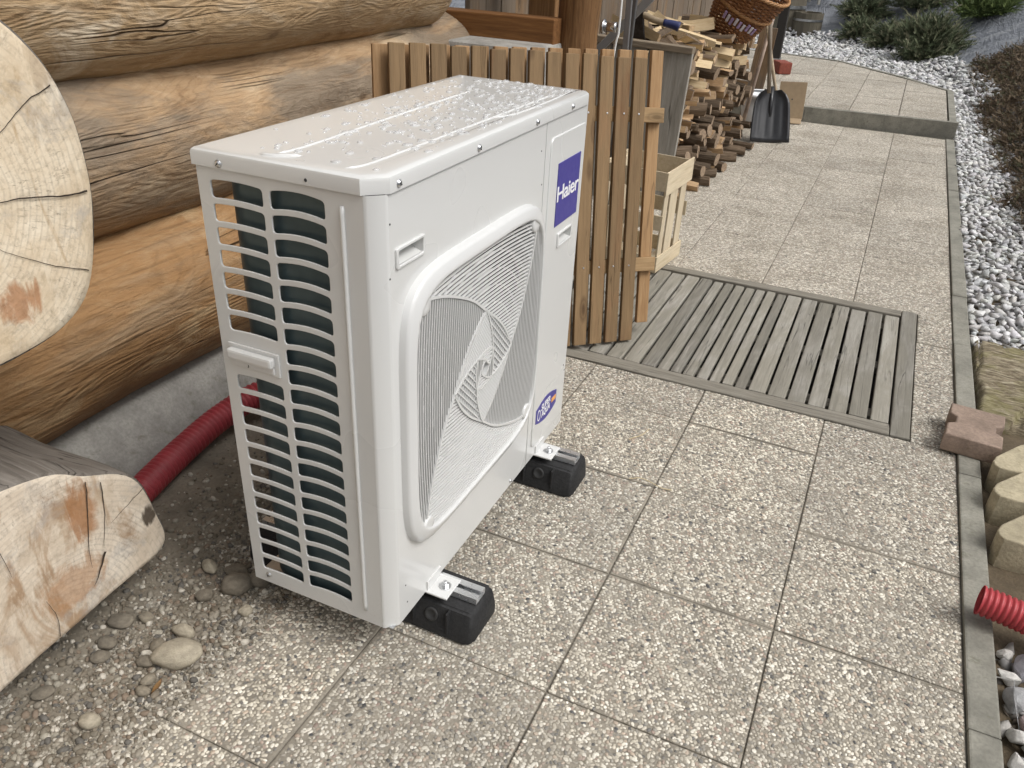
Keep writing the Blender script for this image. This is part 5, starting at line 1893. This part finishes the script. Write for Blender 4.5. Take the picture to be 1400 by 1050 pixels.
# red clay piece on the terrace and dark porch post
rb = MB().bbox((-0.07, -0.11, 0), (0.07, 0.11, 0.12), 0.012).build('clay_brick', plain('red_clay', (0.22, 0.055, 0.035), 0.8, 0, 0.2, 40, 0.3))
rb.location = (-0.86, 8.6, TZ + 0.002); rb.rotation_euler = (0, 0, 0.5)
tag(rb, 'dark red clay brick on the upper terrace behind the tool handles', 'brick')
po = tag(empty('porch_column', (-1.09, 9.7, TZ)), 'dark square porch column on the upper terrace', 'column')
MB().bbox((-0.05, -0.05, 0), (0.05, 0.05, 2.6), 0.006).build('shaft', plain('dark_stain', (0.02, 0.017, 0.015), 0.6), po)
MB().bbox((-0.06, -0.06, 0), (0.06, 0.06, 0.02), 0.002).build('shoe', M_STEEL, po)
# ================================================================ LEFT: HOSE, STONES, DIRT
M_HOSE = plain('red_conduit', (0.36, 0.05, 0.06), 0.42, 0, 0.12, 12)
def hose(name, pts, r, label, pitch=0.0155, parent=None, m=None):
    P = catmull(pts, 24)
    L = [0]
    for a, b_ in zip(P, P[1:]):
        L.append(L[-1] + (b_ - a).length)
    n = int(L[-1] / pitch * 6)
    Q = []
    j = 0
    for i in range(n + 1):
        d = L[-1] * i / n
        while j < len(L) - 2 and L[j + 1] < d:
            j += 1
        Q.append(P[j].lerp(P[j + 1], (d - L[j]) / max(1e-9, L[j + 1] - L[j])))
    prof = [1.0, 1.0, 0.98, 0.86, 0.85, 0.95]
    g = MB()
    g.tube(Q, r, 20, caps=False, rfun=lambda i: r * prof[i % 6])
    # dark inner wall
    g.tube([Q[0], Q[min(12, n)], Q[min(40, n)]], r * 0.86, 20, caps=False)
    o = g.build(name, m or M_HOSE, smooth=True)
    return tag(o, label, 'hose', 'red corrugated conduits')
hose('corrugated_hose', [(-1.155, -0.06, 0.035), (-1.195, 0.08, 0.04), (-1.225, 0.26, 0.052), (-1.225, 0.42, 0.075), (-1.19, 0.56, 0.095), (-1.10, 0.66, 0.10), (-0.93, 0.70, 0.12), (-0.76, 0.70, 0.16), (-0.675, 0.70, 0.20)], 0.040,
     'dark red corrugated hose along the wall foot, running behind the heat pump')
hose('corrugated_hose', [(0.818, 0.648, 0.066), (0.88, 0.642, 0.062), (1.0, 0.63, 0.05), (1.25, 0.60, 0.035), (1.6, 0.62, 0.16)], 0.036,
     'bright red open hose end resting on the kerb', 0.0125, m=plain('red_conduit_faded', (0.42, 0.05, 0.058), 0.45, 0, 0.12, 12))

# dirt drifted over the slabs along the wall
g = MB()
NX_, NY_ = 46, 150
def dirt_h(x, y):
    edge = -0.73 + 0.10 * nz(y * 1.6, 0, 0, 1, 4) + 0.045 * nz(x * 7, y * 7, 0, 1, 2)
    t = (edge - x) / 0.16
    return -0.0145 + 0.0165 * max(0, min(1, t + 0.6)) + 0.004 * max(0, min(1, (-0.86 - x) * 8)) + 0.006 * nz(x, y, 0, 14, 6) + 0.004 * nz(x, y, 0, 34, 1)
for j in range(NY_ + 1):
    for i in range(NX_ + 1):
        x = -1.31 + i * 0.0165
        y = -1.1 + j * 0.02
        g.v.append((x, y, dirt_h(x, y) + 0.02 * max(0, -1.22 - x) * 8 * 0.1))
for j in range(NY_):
    for i in range(NX_):
        a = j * (NX_ + 1) + i
        g.f.append((a, a + 1, a + NX_ + 2, a + NX_ + 1)); g.mi.append(0)
tag(g.build('dirt', M_DIRT, smooth=True), 'grey brown dirt drifted over the slabs at the foot of the log wall', 'dirt', kind='stuff')

M_PEB = attr_mat('loose_pebbles', 0.75, 0.25, 120, 0.3)
pebs = DOME
xf, cc = [], []
PAL = [(0.16, 0.135, 0.1), (0.2, 0.175, 0.135), (0.24, 0.21, 0.165), (0.28, 0.25, 0.2), (0.13, 0.12, 0.105), (0.19, 0.16, 0.12), (0.34, 0.31, 0.25), (0.22, 0.17, 0.125), (0.5, 0.46, 0.39)]
k = 0
while k < 13000:
    y = rnd.uniform(-1.0, 0.75)
    x = -0.62 - abs(rnd.gauss(0, 0.20))
    if x < -1.26: continue
    if x > -0.70 and rnd.random() < 0.7: continue
    r = 0.0018 + 0.0022 * rnd.random() + 0.0050 * rnd.random() ** 6
    z = max(0.0, dirt_h(x, y)) + r * 0.25
    xf.append((rnd.randrange(8), xform((x, y, z), (rnd.uniform(-.4, .4), rnd.uniform(-.4, .4), rnd.uniform(0, 6.3)), (r * rnd.uniform(1, 1.5), r, r * rnd.uniform(.6, .95)))))
    cc.append(rnd.choice(PAL))
    k += 1
pm = scatter_mesh('loose_grit', pebs, xf, cc)
pm.polygons.foreach_set('use_smooth', [True] * len(pm.polygons))
tag(link('loose_grit', pm, M_PEB), 'loose pebbles and grit lying in the dirt by the wall', 'grit', kind='stuff')

def stone_mat(name, col):
    m, nt, b = mat(name)
    v = coords(nt, 'Object', rand=True)
    n1 = noise_t(nt, v, 2.2, 5, 0.65)
    n2 = noise_t(nt, v, 14, 4, 0.65)
    c = ramp(nt, n1, [(0.3, [x * 0.68 for x in col]), (0.7, [x * 1.15 for x in col])])
    c = mix(nt, ramp(nt, n2, [(0.55, 0.0), (0.75, 0.5)]), c, [x * 0.5 for x in col])
    nt.links.new(c, b.inputs['Base Color'])
    b.inputs['Roughness'].default_value = 0.8
    bump(nt, b, math_n(nt, 'ADD', n1, n2), 0.35, 0.15)
    return m
SM = [stone_mat('stone_cream', (0.42, 0.37, 0.28)), stone_mat('stone_grey', (0.2, 0.172, 0.13)), stone_mat('stone_buff', (0.25, 0.215, 0.16))]
stones = [
    (-0.722, -0.285, .052, .036, .024, 0.5, 0, 'largest cream river stone on the slabs in front of the log end'),
    (-0.765, -0.222, .026, .016, .013, 0.1, 0, 'small oval cream pebble touching the largest stone on its wall side'),
    (-0.757, -0.475, .021, .017, .013, 0.4, 0, 'yellowish angular pebble at the bottom left of the paving'),
    (-0.690, -0.112, .017, .012, .010, 0.8, 0, 'oval pale pebble under the near corner of the heat pump'),
    (-0.757, -0.062, .036, .028, .020, 0.6, 1, 'dull round stone beside the back corner of the heat pump'),
    (-0.725, -0.025, .025, .020, .018, 0.2, 1, 'dull stone tucked right against the louvred side of the heat pump'),
    (-0.868, -0.352, .019, .017, .009, 0.9, 1, 'flat squarish grey pebble in the shade under the log end'),
    (-0.885, -0.318, .021, .017, .010, 0.3, 1, 'rounded grey pebble in the shade above the squarish one'),
    (-0.905, -0.262, .030, .020, .010, 0.3, 1, 'wide half buried grey stone in the shade of the log end'),
    (-0.865, -0.230, .017, .013, .009, 0.2, 2, 'small buff pebble between the log end and the largest stone'),
    (-0.855, -0.045, .026, .015, .012, -0.4, 0, 'long pale pebble at the lower tip of the log end'),
    (-0.735, -0.350, .017, .013, .009, 1.2, 2, 'small buff pebble below the largest stone'),
    (-0.725, -0.375, .016, .012, .008, 0.2, 2, 'lowest buff pebble of the cluster below the largest stone'),
    (-0.770, -0.318, .021, .016, .009, 0.5, 1, 'grey pebble touching the lower left of the largest stone'),
    (-0.785, -0.275, .016, .020, .008, 0.8, 2, 'buff pebble left of the largest stone'),
    (-0.800, -0.120, .020, .016, .012, 0.8, 1, 'grey pebble midway between log end and heat pump corner'),
    (-0.795, -0.020, .028, .018, .010, 0.3, 1, 'flat grey stone in the dirt behind the heat pump corner'),
    (-0.89, -0.47, .024, .015, .008, 0.7, 1, 'flat dark pebble at the left edge of the picture'),
]
for i, (x, y, rx, ry, rz_, a, mi_, lb) in enumerate(stones):
    o = link('river_stone' if rx > 0.024 else 'pebble', pebble_mesh('river_stone', i + 20, 3), SM[mi_])
    rz_ *= 1.25
    o.scale = (rx, ry, rz_)
    o.location = (x, y, max(0, dirt_h(x, y)) + rz_ * 0.72)
    o.rotation_euler = (rnd.uniform(-.1, .1), rnd.uniform(-.1, .1), a)
    tag(o, lb, 'stone' if rx > 0.024 else 'pebble', 'stones lying by the log end')
lf = MB()
for i in range(7):
    t = i / 6
    wd_ = 0.006 * math.sin(math.pi * min(1, t + .05))
    lf.v += [(t * 0.045, -wd_, 0.004 + 0.01 * t * t), (t * 0.045, 0, 0.001 + 0.01 * t * t), (t * 0.045, wd_, 0.005 + 0.01 * t * t)]
for i in range(6):
    a = i * 3
    lf.f += [(a, a + 3, a + 4, a + 1), (a + 1, a + 4, a + 5, a + 2)]; lf.mi += [0, 0]
o = lf.build('dry_leaf', plain('dry_leaf', (0.2, 0.11, 0.04), 0.7), smooth=True)
o.location = (-0.715, -0.335, 0.003); o.rotation_euler = (0, 0, -1.2)
tag(o, 'curled brown dry leaf beside the largest stone', 'leaf')
# straw stalks on the slabs
for pts, lb in (([(-0.075, 0.80, 0.003), (-0.04, 0.815, 0.006), (0.02, 0.80, 0.004), (0.05, 0.805, 0.003)], 'long pale straw lying across the slab joint'), ([(-0.14, 1.0, 0.003), (-0.11, 1.04, 0.006), (-0.10, 1.09, 0.004)], 'short pale straw lying mid slab by the far foot')):
    tag(MB().tube(catmull(pts, 5), 0.0013, 6).build('straw', plain('straw', (0.55, 0.45, 0.28), 0.6)), lb, 'straw')

# ================================================================ RIGHT EDGE: PAVER, PLANT STONES, MOSSY BLOCK, ROCKS
ol = []
for (x, y) in [(-0.08, -0.112), (0.08, -0.112), (0.08, -0.035), (0.058, -0.018), (0.058, 0.022), (0.08, 0.04), (0.08, 0.112), (-0.08, 0.112), (-0.08, 0.04), (-0.058, 0.022), (-0.058, -0.018), (-0.08, -0.035)]:
    ol.append((x, y))
pv = link('paver', plate_mesh('paver', [ol], 0.062, 0.006), concrete_mat('pink_concrete', (0.32, 0.24, 0.19), 0.5))
pv.location = (0.838, 1.515, 0.010 + 0.031); pv.rotation_euler = (0, 0, -0.10)
tag(pv, 'pinkish bone-shaped concrete paver lying across the kerb', 'paver')
M_PLS = concrete_mat('beige_concrete', (0.47, 0.41, 0.285), 0.5)
for i, (x, y, a, lb) in enumerate(((1.058, 1.385, 0.1, 'farthest of the three beige hollow plant stones beside the kerb'), (1.045, 1.21, 0.08, 'middle one of the three beige hollow plant stones beside the kerb'), (1.05, 1.008, 0.05, 'nearest of the three beige hollow plant stones beside the kerb'))):
    outer_ = [(-0.165, -0.066), (-0.12, -0.07), (0.0, -0.05), (0.1, -0.05), (0.18, -0.03), (0.18, 0.11), (0.0, 0.12), (-0.06, 0.112), (-0.085, 0.095), (-0.165, 0.0), (-0.178, -0.03), (-0.177, -0.05)]
    hole_ = [(0.045 + 0.105 * math.cos(t * math.pi / 10), 0.035 + 0.05 * math.sin(t * math.pi / 10)) for t in range(20)]
    o = link('plant_stone', plate_mesh('plant_stone', [outer_, hole_], 0.15, 0.004), M_PLS)
    o.location = (x, y, -0.012 + 0.0 * i); o.rotation_euler = (rnd.uniform(-.03, .03), rnd.uniform(-.03, .03), a)
    tag(o, lb, 'plant stone', 'hollow plant stones')
def moss_mat():
    m, nt, b = mat('mossy_wood')
    v = coords(nt, 'World', (0.35, 1.6, 1))
    n1 = noise_t(nt, v, 42, 7, 0.75, 0.5)
    n2 = noise_t(nt, coords(nt, 'World'), 7, 5, 0.7, 0.5)
    c = ramp(nt, n1, [(0.38, (0.1, 0.075, 0.045)), (0.5, (0.28, 0.23, 0.15)), (0.62, (0.52, 0.46, 0.33))])
    c = mix(nt, ramp(nt, n2, [(0.5, 0.0), (0.62, 0.6)]), c, mix(nt, n1, (0.13, 0.12, 0.035), (0.33, 0.3, 0.12)))
    nt.links.new(c, b.inputs['Base Color'])
    b.inputs['Roughness'].default_value = 0.9
    bump(nt, b, n1, 0.9, 0.02)
    return m
g = MB()
nx, ny = 44, 70
for j in range(ny + 1):
    for i in range(nx + 1):
        x = 0.872 + 0.36 * i / nx
        y = 1.70 + 0.70 * j / ny
        e = min(1, min(i, nx - i) / 1.6, min(j, ny - j) / 1.6)
        crack = -0.02 if abs(nz(x * 5, y * 1.6, 0, 1, 8)) < 0.03 else 0
        g.v.append((x + 0.02 * nz(y, 0, 0, 6), y, -0.06 + 0.072 * e ** 0.35 + 0.008 * nz(x, y, 0, 9) + 0.007 * nz(x * 0.4, y, 0, 34) + 0.005 * nz(x * 0.3, y, 0, 90) + crack * e))
for j in range(ny):
    for i in range(nx):
        a = j * (nx + 1) + i
        g.f.append((a, a + 1, a + nx + 2, a + nx + 1)); g.mi.append(0)
tag(g.build('mossy_stump', moss_mat(), smooth=True), 'flat mossy rotten wooden block beyond the paver beside the kerb', 'stump')
SR = [stone_mat('rock_grey', (0.36, 0.36, 0.36)), stone_mat('rock_white', (0.62, 0.6, 0.56)), stone_mat('rock_pink', (0.36, 0.28, 0.27)), stone_mat('rock_mauve', (0.27, 0.26, 0.28))]
rocks_r = [(0.905, 0.445, .042, .036, .034, 0, 'angular grey rock beside the kerb, largest below the hose end'), (0.893, 0.51, .03, .024, .022, 1, 'flat topped white rock just below the hose end'), (0.925, 0.55, .045, .03, .028, 3, 'mauve grey slab of rock under the hose'),
           (0.895, 0.585, .024, .02, .018, 1, 'small rough white rock right under the hose end'), (0.90, 0.345, .024, .02, .022, 1, 'white rock below the pinkish one'), (0.93, 0.385, .04, .03, .025, 2, 'pinkish rock between grey and white rocks'),
           (0.895, 0.275, .024, .022, .02, 1, 'lowest white rock at the corner of the picture'), (0.94, 0.31, .035, .03, .026, 0, 'grey rock beside the lowest white rocks'), (0.955, 0.48, .04, .036, .03, 0, 'grey rock at the right picture edge below the hose'), (0.93, 0.24, .03, .026, .024, 3, 'dark mauve rock in the bottom corner')]
for i, (x, y, a, b_, c_, mi_, lb) in enumerate(rocks_r):
    o = link('rock', rock_mesh('rock', 500 + i, 22, 1.0), SR[mi_])
    bm = bmesh.new(); bm.from_mesh(o.data); bmesh.ops.bevel(bm, geom=bm.edges[:], offset=0.07, segments=1, affect='EDGES'); bm.to_mesh(o.data); bm.free()
    o.scale = (a, b_, c_)
    o.location = (x, y, -0.03 + c_ * 0.75)
    o.rotation_euler = (rnd.uniform(-.3, .3), rnd.uniform(-.3, .3), rnd.uniform(0, 6))
    tag(o, lb, 'rock', 'rocks beside the kerb')
xf, cc = [], []
for k in range(900):
    x, y = rnd.uniform(0.875, 1.25), rnd.uniform(-0.8, 0.62)
    s_ = rnd.uniform(.008, .026)
    xf.append((rnd.randrange(10), xform((x, y, -0.035 + s_ * .4), (rnd.uniform(-1, 1), rnd.uniform(-1, 1), rnd.uniform(0, 6)), (s_ * 1.2, s_, s_ * .8))))
    cc.append(rnd.choice([(.3, .29, .28), (.22, .2, .18), (.42, .4, .37), (.16, .13, .1)]))
tag(link('rubble', scatter_mesh('rubble', rocks, xf, cc), M_CHIP), 'small grey rubble between the rocks beside the kerb', 'rubble', kind='stuff')

# ================================================================ BANK PLANTING
def leaf_mat(name, cols, trans=0.2):
    m, nt, b = mat(name)
    a = node(nt, 'ShaderNodeAttribute'); a.attribute_name = 'piece_colour'
    nt.links.new(a.outputs['Color'], b.inputs['Base Color'])
    b.inputs['Roughness'].default_value = 0.7
    b.inputs['Specular IOR Level'].default_value = 0.25
    return m
M_LEAF = leaf_mat('foliage', None)
def spray_proto(seed, n=7, droop=0.25):
    """a short twig with needle leaves, pointing +x, unit length"""
    r = random.Random(seed)
    v, f = [], []
    for i in range(n):
        t = (i + 0.5) / n
        for s_ in (-1, 1):
            b0 = len(v)
            base = Vector((t, 0, -droop * t * t))
            d = Vector((0.35, s_ * 0.32 * (1.15 - t), r.uniform(-.1, .22))) * r.uniform(.7, 1.1)
            w_ = Vector((0.03, 0, 0.045))
            v += [tuple(base - w_), tuple(base + w_), tuple(base + d)]
            f.append((b0, b0 + 1, b0 + 2))
    b0 = len(v)
    v += [(0, -0.018, 0), (0, 0.018, 0), (1.1, 0, -droop * 1.2)]
    f.append((b0, b0 + 1, b0 + 2))
    return np.array(v), np.array(f)
SPR = [spray_proto(i) for i in range(6)]
def shrub(name, x, y, rx, ry, rz_, label, group, pal, n=1500, tw=0.12, stem=(0.05, 0.035, 0.02)):
    z0 = bank_z(x, y)
    root = tag(empty(name, (x, y, z0)), label, 'shrub', group)
    r = random.Random(int(x * 100 + y * 7))
    xf, cc = [], []
    nl = 26
    limbs = []
    for k in range(nl):
        a = 2 * math.pi * k / nl + r.uniform(-.25, .25)
        e = r.uniform(0.12, 1.45)
        limbs.append(Vector((rx * math.cos(a) * math.cos(e), ry * math.sin(a) * math.cos(e), rz_ * math.sin(e) * 1.05)) * r.uniform(.75, 1.1))
    for k in range(n):
        L = limbs[r.randrange(nl)]
        t = r.random() ** 0.55
        p = L * t + Vector((r.gauss(0, .12) * rx, r.gauss(0, .12) * ry, r.gauss(0, .1) * rz_)) * (0.5 + t)
        p.z = max(p.z, 0.02 + 0.45 * 0.3 * p.x)
        d = (L.normalized() + Vector((r.gauss(0, .5), r.gauss(0, .5), r.gauss(0.25, .4)))).normalized()
        q = d.to_track_quat('X', 'Z').to_euler()
        s_ = tw * r.uniform(.6, 1.3)
        xf.append((r.randrange(6), xform(p, (q.x + r.uniform(-1, 1), q.y, q.z), s_)))
        c = r.choice(pal)
        b_ = r.uniform(.75, 1.25)
        cc.append((c[0] * b_, c[1] * b_, c[2] * b_))
    fo = link('crown', scatter_mesh('crown', SPR, xf, cc), M_LEAF, root)
    for L in limbs[:9]:
        MB().tube([(0, 0, -0.05), tuple(L * 0.45 + Vector((0, 0, 0.03))), tuple(L * 0.95)], [0.018, 0.012, 0.004], 6).build('limb', plain_cache('shrub_stem', stem), root, True)
    return root
_pc = {}
def plain_cache(n, c):
    if n not in _pc:
        _pc[n] = plain(n, c, 0.85)
    return _pc[n]
GRN = [(0.1, 0.125, 0.07), (0.14, 0.165, 0.095), (0.19, 0.21, 0.125), (0.08, 0.1, 0.055), (0.22, 0.215, 0.14)]
shrub('juniper', 0.52, 12.2, 0.45, 0.42, 0.5, 'largest green juniper bush at the foot of the bank', 'junipers on the bank', GRN, 5200)
shrub('juniper', 0.05, 13.2, 0.32, 0.3, 0.28, 'dark green juniper just left of the largest one', 'junipers on the bank', GRN, 1500)
shrub('juniper', -0.42, 13.55, 0.26, 0.24, 0.22, 'small round juniper low on the left of the bank', 'junipers on the bank', GRN, 900)
shrub('juniper', -0.42, 14.2, 0.36, 0.34, 0.28, 'juniper high on the bank above the small round one', 'junipers on the bank', GRN, 1200)
shrub('juniper', 0.32, 14.1, 0.45, 0.4, 0.34, 'juniper at the top edge directly behind the largest one', 'junipers on the bank', GRN, 1400)
shrub('juniper', 1.22, 13.55, 0.5, 0.45, 0.34, 'bright green juniper at the top right of the bank', 'junipers on the bank', [(0.1, 0.14, 0.045), (0.14, 0.18, 0.06), (0.075, 0.11, 0.035)], 1500)
# brown heather mat over the right-hand bank
xf, cc = [], []
BRN = [(0.1, 0.07, 0.047), (0.14, 0.1, 0.066), (0.19, 0.145, 0.095), (0.075, 0.056, 0.036), (0.1, 0.1, 0.055), (0.25, 0.19, 0.125)]
k = 0
while k < 22000:
    y = rnd.uniform(2.6, 11.6)
    d = rnd.uniform(-0.12, 1.9) if rnd.random() < 0.8 else rnd.uniform(-.1, .35)
    x = 1.2 + d
    dd_ = bank_d(x, y)
    if dd_ < -0.02 + 0.05 * math.sin(y * 5) + 0.05 * math.sin(y * 13) or y > 11.2 - 1.1 * d + 0.3 * math.sin(x * 9): continue
    if y < 4.2 and dd_ < 0.05: continue
    z = max(bank_z(x, y), -0.03) + rnd.random() ** 1.5 * (0.05 + 0.05 * max(0, min(1, dd_ * 3))) + 0.04 * nz(x, y, 0, 3)
    s_ = rnd.uniform(.035, .085)
    xf.append((rnd.randrange(6), xform((x, y, z), (rnd.uniform(0, 6), rnd.uniform(-0.9, 0.2), rnd.uniform(0, 6)), s_)))
    c = rnd.choice(BRN); cc.append(c)
    k += 1
tag(link('heather_mat', scatter_mesh('heather_mat', SPR, xf, cc), M_LEAF), 'dry brown ground cover spreading over the right-hand bank', 'ground cover', kind='stuff')

# ================================================================ FAR LEFT BACKGROUND BEYOND THE TERRACE
M_OLD = wood('old_tub_wood', [(0.07, 0.062, 0.042), (0.13, 0.118, 0.08), (0.21, 0.195, 0.145)], 'Z', 1.0, grey=(0.12, 0.105, 0.08), greyamt=0.5, cracks=0.6, knots=False, var=0.1)
for (x, y, w_, h_, a, lb) in ((-1.72, 14.25, 0.36, 0.62, 0.2, 'tall weathered wooden tub beyond the gravel'), (-1.28, 14.05, 0.24, 0.40, 0.1, 'low weathered wooden tub with a curved rim beyond the gravel')):
    t = tag(empty('wooden_tub', (x, y, -0.04), (0, 0, a)), lb, 'tub')
    for k in range(16):
        a0 = 2 * math.pi * k / 16
        o = MB().bbox((-0.012, -w_ * 0.2, 0), (0.012, w_ * 0.2, h_ + rnd.uniform(-.01, .01)), 0.004).build('stave', M_OLD, t)
        o.location = (w_ * 0.9 * math.cos(a0), w_ * 0.9 * math.sin(a0), 0)
        o.rotation_euler = (0, 0, a0)
    MB().lathe([(w_ * 0.88, 0), (w_ * 0.88, h_ - 0.03)], 24, cap=False).build('inner_wall', M_OLD, t)
    MB().lathe([(0.02, h_ - 0.08), (w_ * 0.86, h_ - 0.08)], 24, cap=False).build('fill', M_SOIL, t)
    MB().lathe([(w_ * 0.96, h_ * .7), (w_ * 0.99, h_ * .7), (w_ * 0.99, h_ * .78), (w_ * 0.96, h_ * .78)], 28, cap=False).build('hoop', M_STEEL, t)
ch = tag(empty('garden_chair', (-1.12, 14.75, bank_z(-1.12, 14.75)), (0, 0, 0.5)), 'pale grey slatted garden chair in the far background', 'chair')
M_CHAIR = plain('grey_chair', (0.33, 0.32, 0.29), 0.7)
for sx_ in (-0.22, 0.22):
    for sy_, h_ in ((-0.2, 0.42), (0.2, 0.85)):
        MB().bbox((sx_ - .02, sy_ - .02, 0), (sx_ + .02, sy_ + .02, h_), .004).build('leg', M_CHAIR, ch)
for k in range(4):
    MB().bbox((-0.24, -0.22 + k * 0.115, 0.42), (0.24, -0.13 + k * 0.115, 0.44), .003).build('seat_slat', M_CHAIR, ch)
for k in range(3):
    MB().bbox((-0.198, 0.19, 0.55 + k * 0.11), (0.198, 0.21, 0.62 + k * 0.11), .003).build('back_slat', M_CHAIR, ch)
for i, (x, y, s_) in enumerate(((-1.9, 15.8, 0.8), (-1.1, 16.2, 0.8), (-2.6, 15.3, 0.8))):
    shrub('hedge_bush', x, y, s_, s_ * .8, s_ * .9, ['dark green bush far behind the wooden tubs', 'dark green bush behind the garden chair', 'dark green bush at the far left behind the porch column'][i], 'bushes in the far background', GRN, 1400, 0.22)
